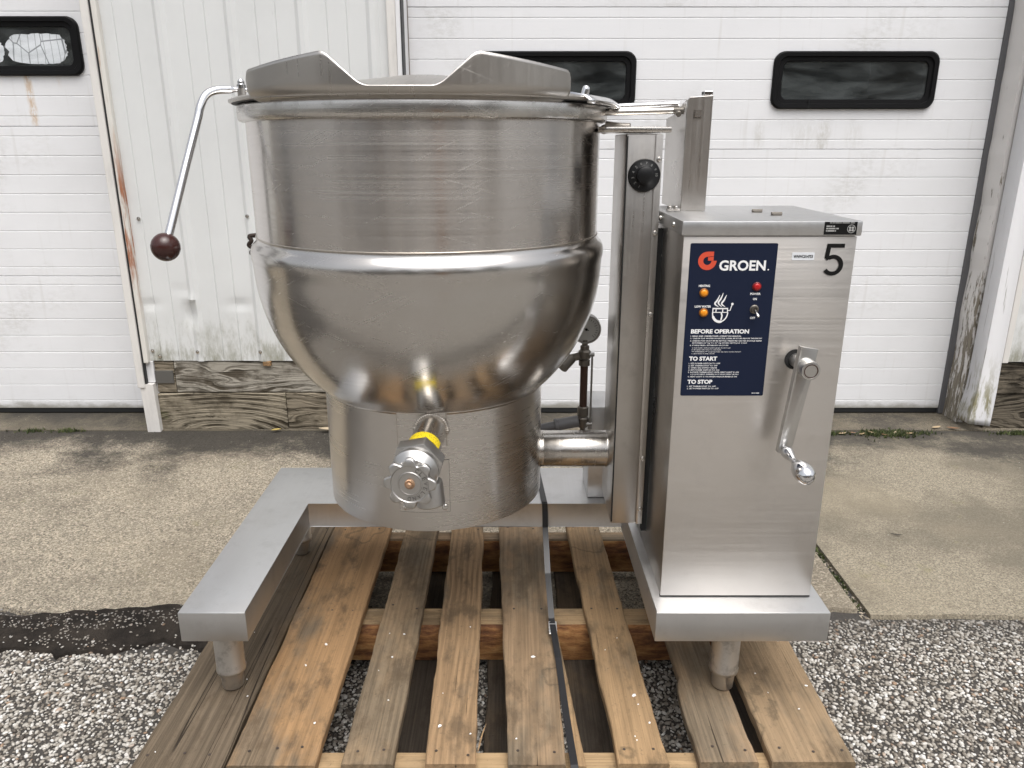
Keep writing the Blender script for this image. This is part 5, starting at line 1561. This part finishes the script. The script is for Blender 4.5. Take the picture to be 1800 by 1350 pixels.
for nm, prf in (("upper_fitting", [(0, .690), (.0125, .690), (.0125, .702), (.0105, .704), (.0140, .708), (.0140, .722), (.0100, .726), (.0100, .734), (.0065, .736), (.0065, .748), (0, .748)]), ("lower_fitting", [(0, .530), (.0060, .532), (.0060, .542), (.0115, .545), (.0135, .552), (.0135, .566), (.0100, .570), (.0125, .572), (.0125, .592), (.0095, .594), (0, .594)])):
    b = new(); lathe(b, prf, 8 if nm == "x" else 18, Matrix.Translation((GX, GY, 0))); mk(nm, b, BRASS, gp, smooth=30)
b = new(); tube(b, [(GX + .0165, GY - .006, .548), (GX + .0165, GY - .006, .716)], .0024, 8); cyl(b, (GX, GY - .006, .716), (GX + .021, GY - .006, .716), .0045, 10); cyl(b, (GX, GY - .006, .553), (GX + .020, GY - .006, .553), .0055, 10); cyl(b, (GX + .016, GY - .006, .541), (GX + .016, GY - .006, .566), .0045, 8); mk("guard_rod", b, S_DULL, gp, smooth=40)
b = new(); cyl(b, (GX, GY, .714), (GX - .030, GY, .706), .0085, 14); cyl(b, (GX - .030, GY, .706), (GX - .05, GY - .02, .69), .0125, 14); mk("elbow", b, BRASS, gp, smooth=40)
b = new(); cyl(b, (GX - .010, GY, .558), (GX - .058, GY - .004, .550), .0135, 18, .001); cyl(b, (GX - .057, GY - .004, .550), (GX - .064, GY - .0045, .549), .0150, 18, .001); mk("hose_collar", b, HOSE, gp, smooth=40)
b = new(); tube(b, smooth_path([(GX - .060, GY - .004, .5495), (GX - .10, GY - .008, .543), (GX - .15, GY - .012, .541), (GX - .22, GY - .03, .545)], 5), .0098, 14); mk("hose", b, HOSE, gp, smooth=50)
# grey junction box on the rear beam
bm = new(); box(bm, .178, .262, 1.660, 1.78, BT + .0005, .585, .003); mk("junction_box", bm, S_BASE, ket, smooth=30)

# ================================================================== STRAPPING
st = empty("strap", (.09, 1.62, BT)); tag(st, "thin black strap tying the kettle stand to the pallet", "strap")
b = new()
path = [(.064, 1.842, .300), (.064, 1.8405, BT + .0025), (.0655, 1.80, BT + .0022), (.0755, 1.632, BT + .0022), (.0765, 1.6285, BT), (.0772, 1.6270, BT - .02), (.078, 1.618, .300), (.0815, 1.54, .225), (.0865, 1.45, .168), (.095, 1.34, PT + .004), (.1005, 1.18, PT + .0015), (.1065, 1.058, PT + .001), (.107, 1.054, PT - .004), (.108, 1.053, .05)]
w = .0065
L_ = [[b.verts.new((x - w, y, z)), b.verts.new((x + w, y + .0004, z + .0003))] for x, y, z in path]
for A_, B_ in zip(L_, L_[1:]): b.faces.new((A_[0], A_[1], B_[1], B_[0]))
o = mk("strap_band", b, STRAPM, st); md = o.modifiers.new("thickness", 'SOLIDIFY'); md.thickness = .0012; md.offset = 0
b = new(); box(b, -.0088, .0088, -.017, .017, -.0016, .0022, .0008)
for k in (-.009, .0, .009): box(b, -.0092, .0092, k - .0008, k + .0008, .0016, .0028)
bmesh.ops.transform(b, matrix=Matrix.Translation((.0880, 1.425, .1612)) @ Matrix.Rotation(R(13), 4, 'X'), verts=b.verts)
mk("strap_seal", b, plain("seal_steel", (0.72, 0.72, 0.72), .35, .9), st)

# ================================================================== LOOSE BITS
def leaf(x, y, z, rz, ln, wd, label, group=None, mat=LEAFD, curl=.25, tilt=0.0, name="fallen_leaf"):
    b = new()
    rows = []
    for k in range(7):
        t = k / 6
        ww = wd * math.sin(math.pi * min(.97, t * .94 + .03)) ** .8
        zz_ = curl * ln * (t - .5) ** 2 * 1.4
        rows.append([b.verts.new((ln * (t - .5), -ww / 2, zz_ + .25 * ww)), b.verts.new((ln * (t - .5), 0, zz_)), b.verts.new((ln * (t - .5), ww / 2, zz_ + .25 * ww))])
    for A_, B_ in zip(rows, rows[1:]):
        for q in range(2): b.faces.new((A_[q], B_[q], B_[q + 1], A_[q + 1]))
    me = mesh_of(b, mat, smooth=60, name=name)
    o = link_mesh(name, me, None, (x, y, z), (tilt, 0, rz))
    md = o.modifiers.new("thickness", 'SOLIDIFY'); md.thickness = .0006
    return tag(o, label, "leaf", group)
ORD = ("first", "second", "third", "fourth", "fifth", "sixth", "seventh")
for i, (x, y, rz, ln) in enumerate([(1.375, 2.990, .2, .035), (1.42, 3.000, -.3, .030), (1.455, 2.985, .5, .032), (1.50, 3.005, 2.2, .028), (1.545, 2.975, -.6, .026), (1.60, 3.000, .9, .03), (1.655, 2.990, .1, .034)]):
    leaf(x, y, .006, rz, ln, ln * .34, ORD[i] + " dry tan leaf from the steel cabinet along the mossy joint", "dry leaves in the mossy joint")
leaf(1.80, 3.055, .008, .4, .05, .017, "dry leaf on the sill nearest the right garage door's corner")
leaf(1.865, 3.045, .008, -.3, .05, .017, "dry leaf at the foot of the right white corner trim")
leaf(.995, 2.45, .004, -.5, .04, .010, "thin dark leaf alone on the right concrete slab below the garage door", mat=plain("dark_leaf", (0.05, 0.035, 0.025), .7))
leaf(1.19, 2.13, .003, -.35, .038, .006, "dark twig-like leaf on the bare right concrete slab", mat=plain("dark_leaf_b", (0.03, 0.025, 0.02), .7))
leaf(.905, 2.40, .004, .15, .06, .022, "brown leaf on the slab at the right edge of the cabinet", mat=plain("brown_leaf", (0.13, 0.075, 0.045), .7))
leaf(-.76, 3.02, .012, .1, .10, .03, "brown curled leaf litter against the timber left of the kettle")
leaf(-.99, 3.02, .010, .4, .04, .02, "small yellow leaf against the timber left of the kettle", mat=plain("yellow_leaf", (0.42, 0.32, 0.10), .7))
b = new()
pl_ = [(0, 0), (.004, .012), (.0075, .030), (.0125, .047), (.0128, .049), (.0085, .040), (.0045, .028), (.0008, .014)]
prism(b, pl_, Matrix.Translation((-.060, 1.085, PT + .001)) @ Matrix.Rotation(R(-5), 4, 'Z') @ Matrix.Rotation(R(55), 4, 'X'), .0012)
tag(mk("wood_splinter", b, W_YEL), "pale yellow wood splinter standing at the front of the pallet", "splinter")
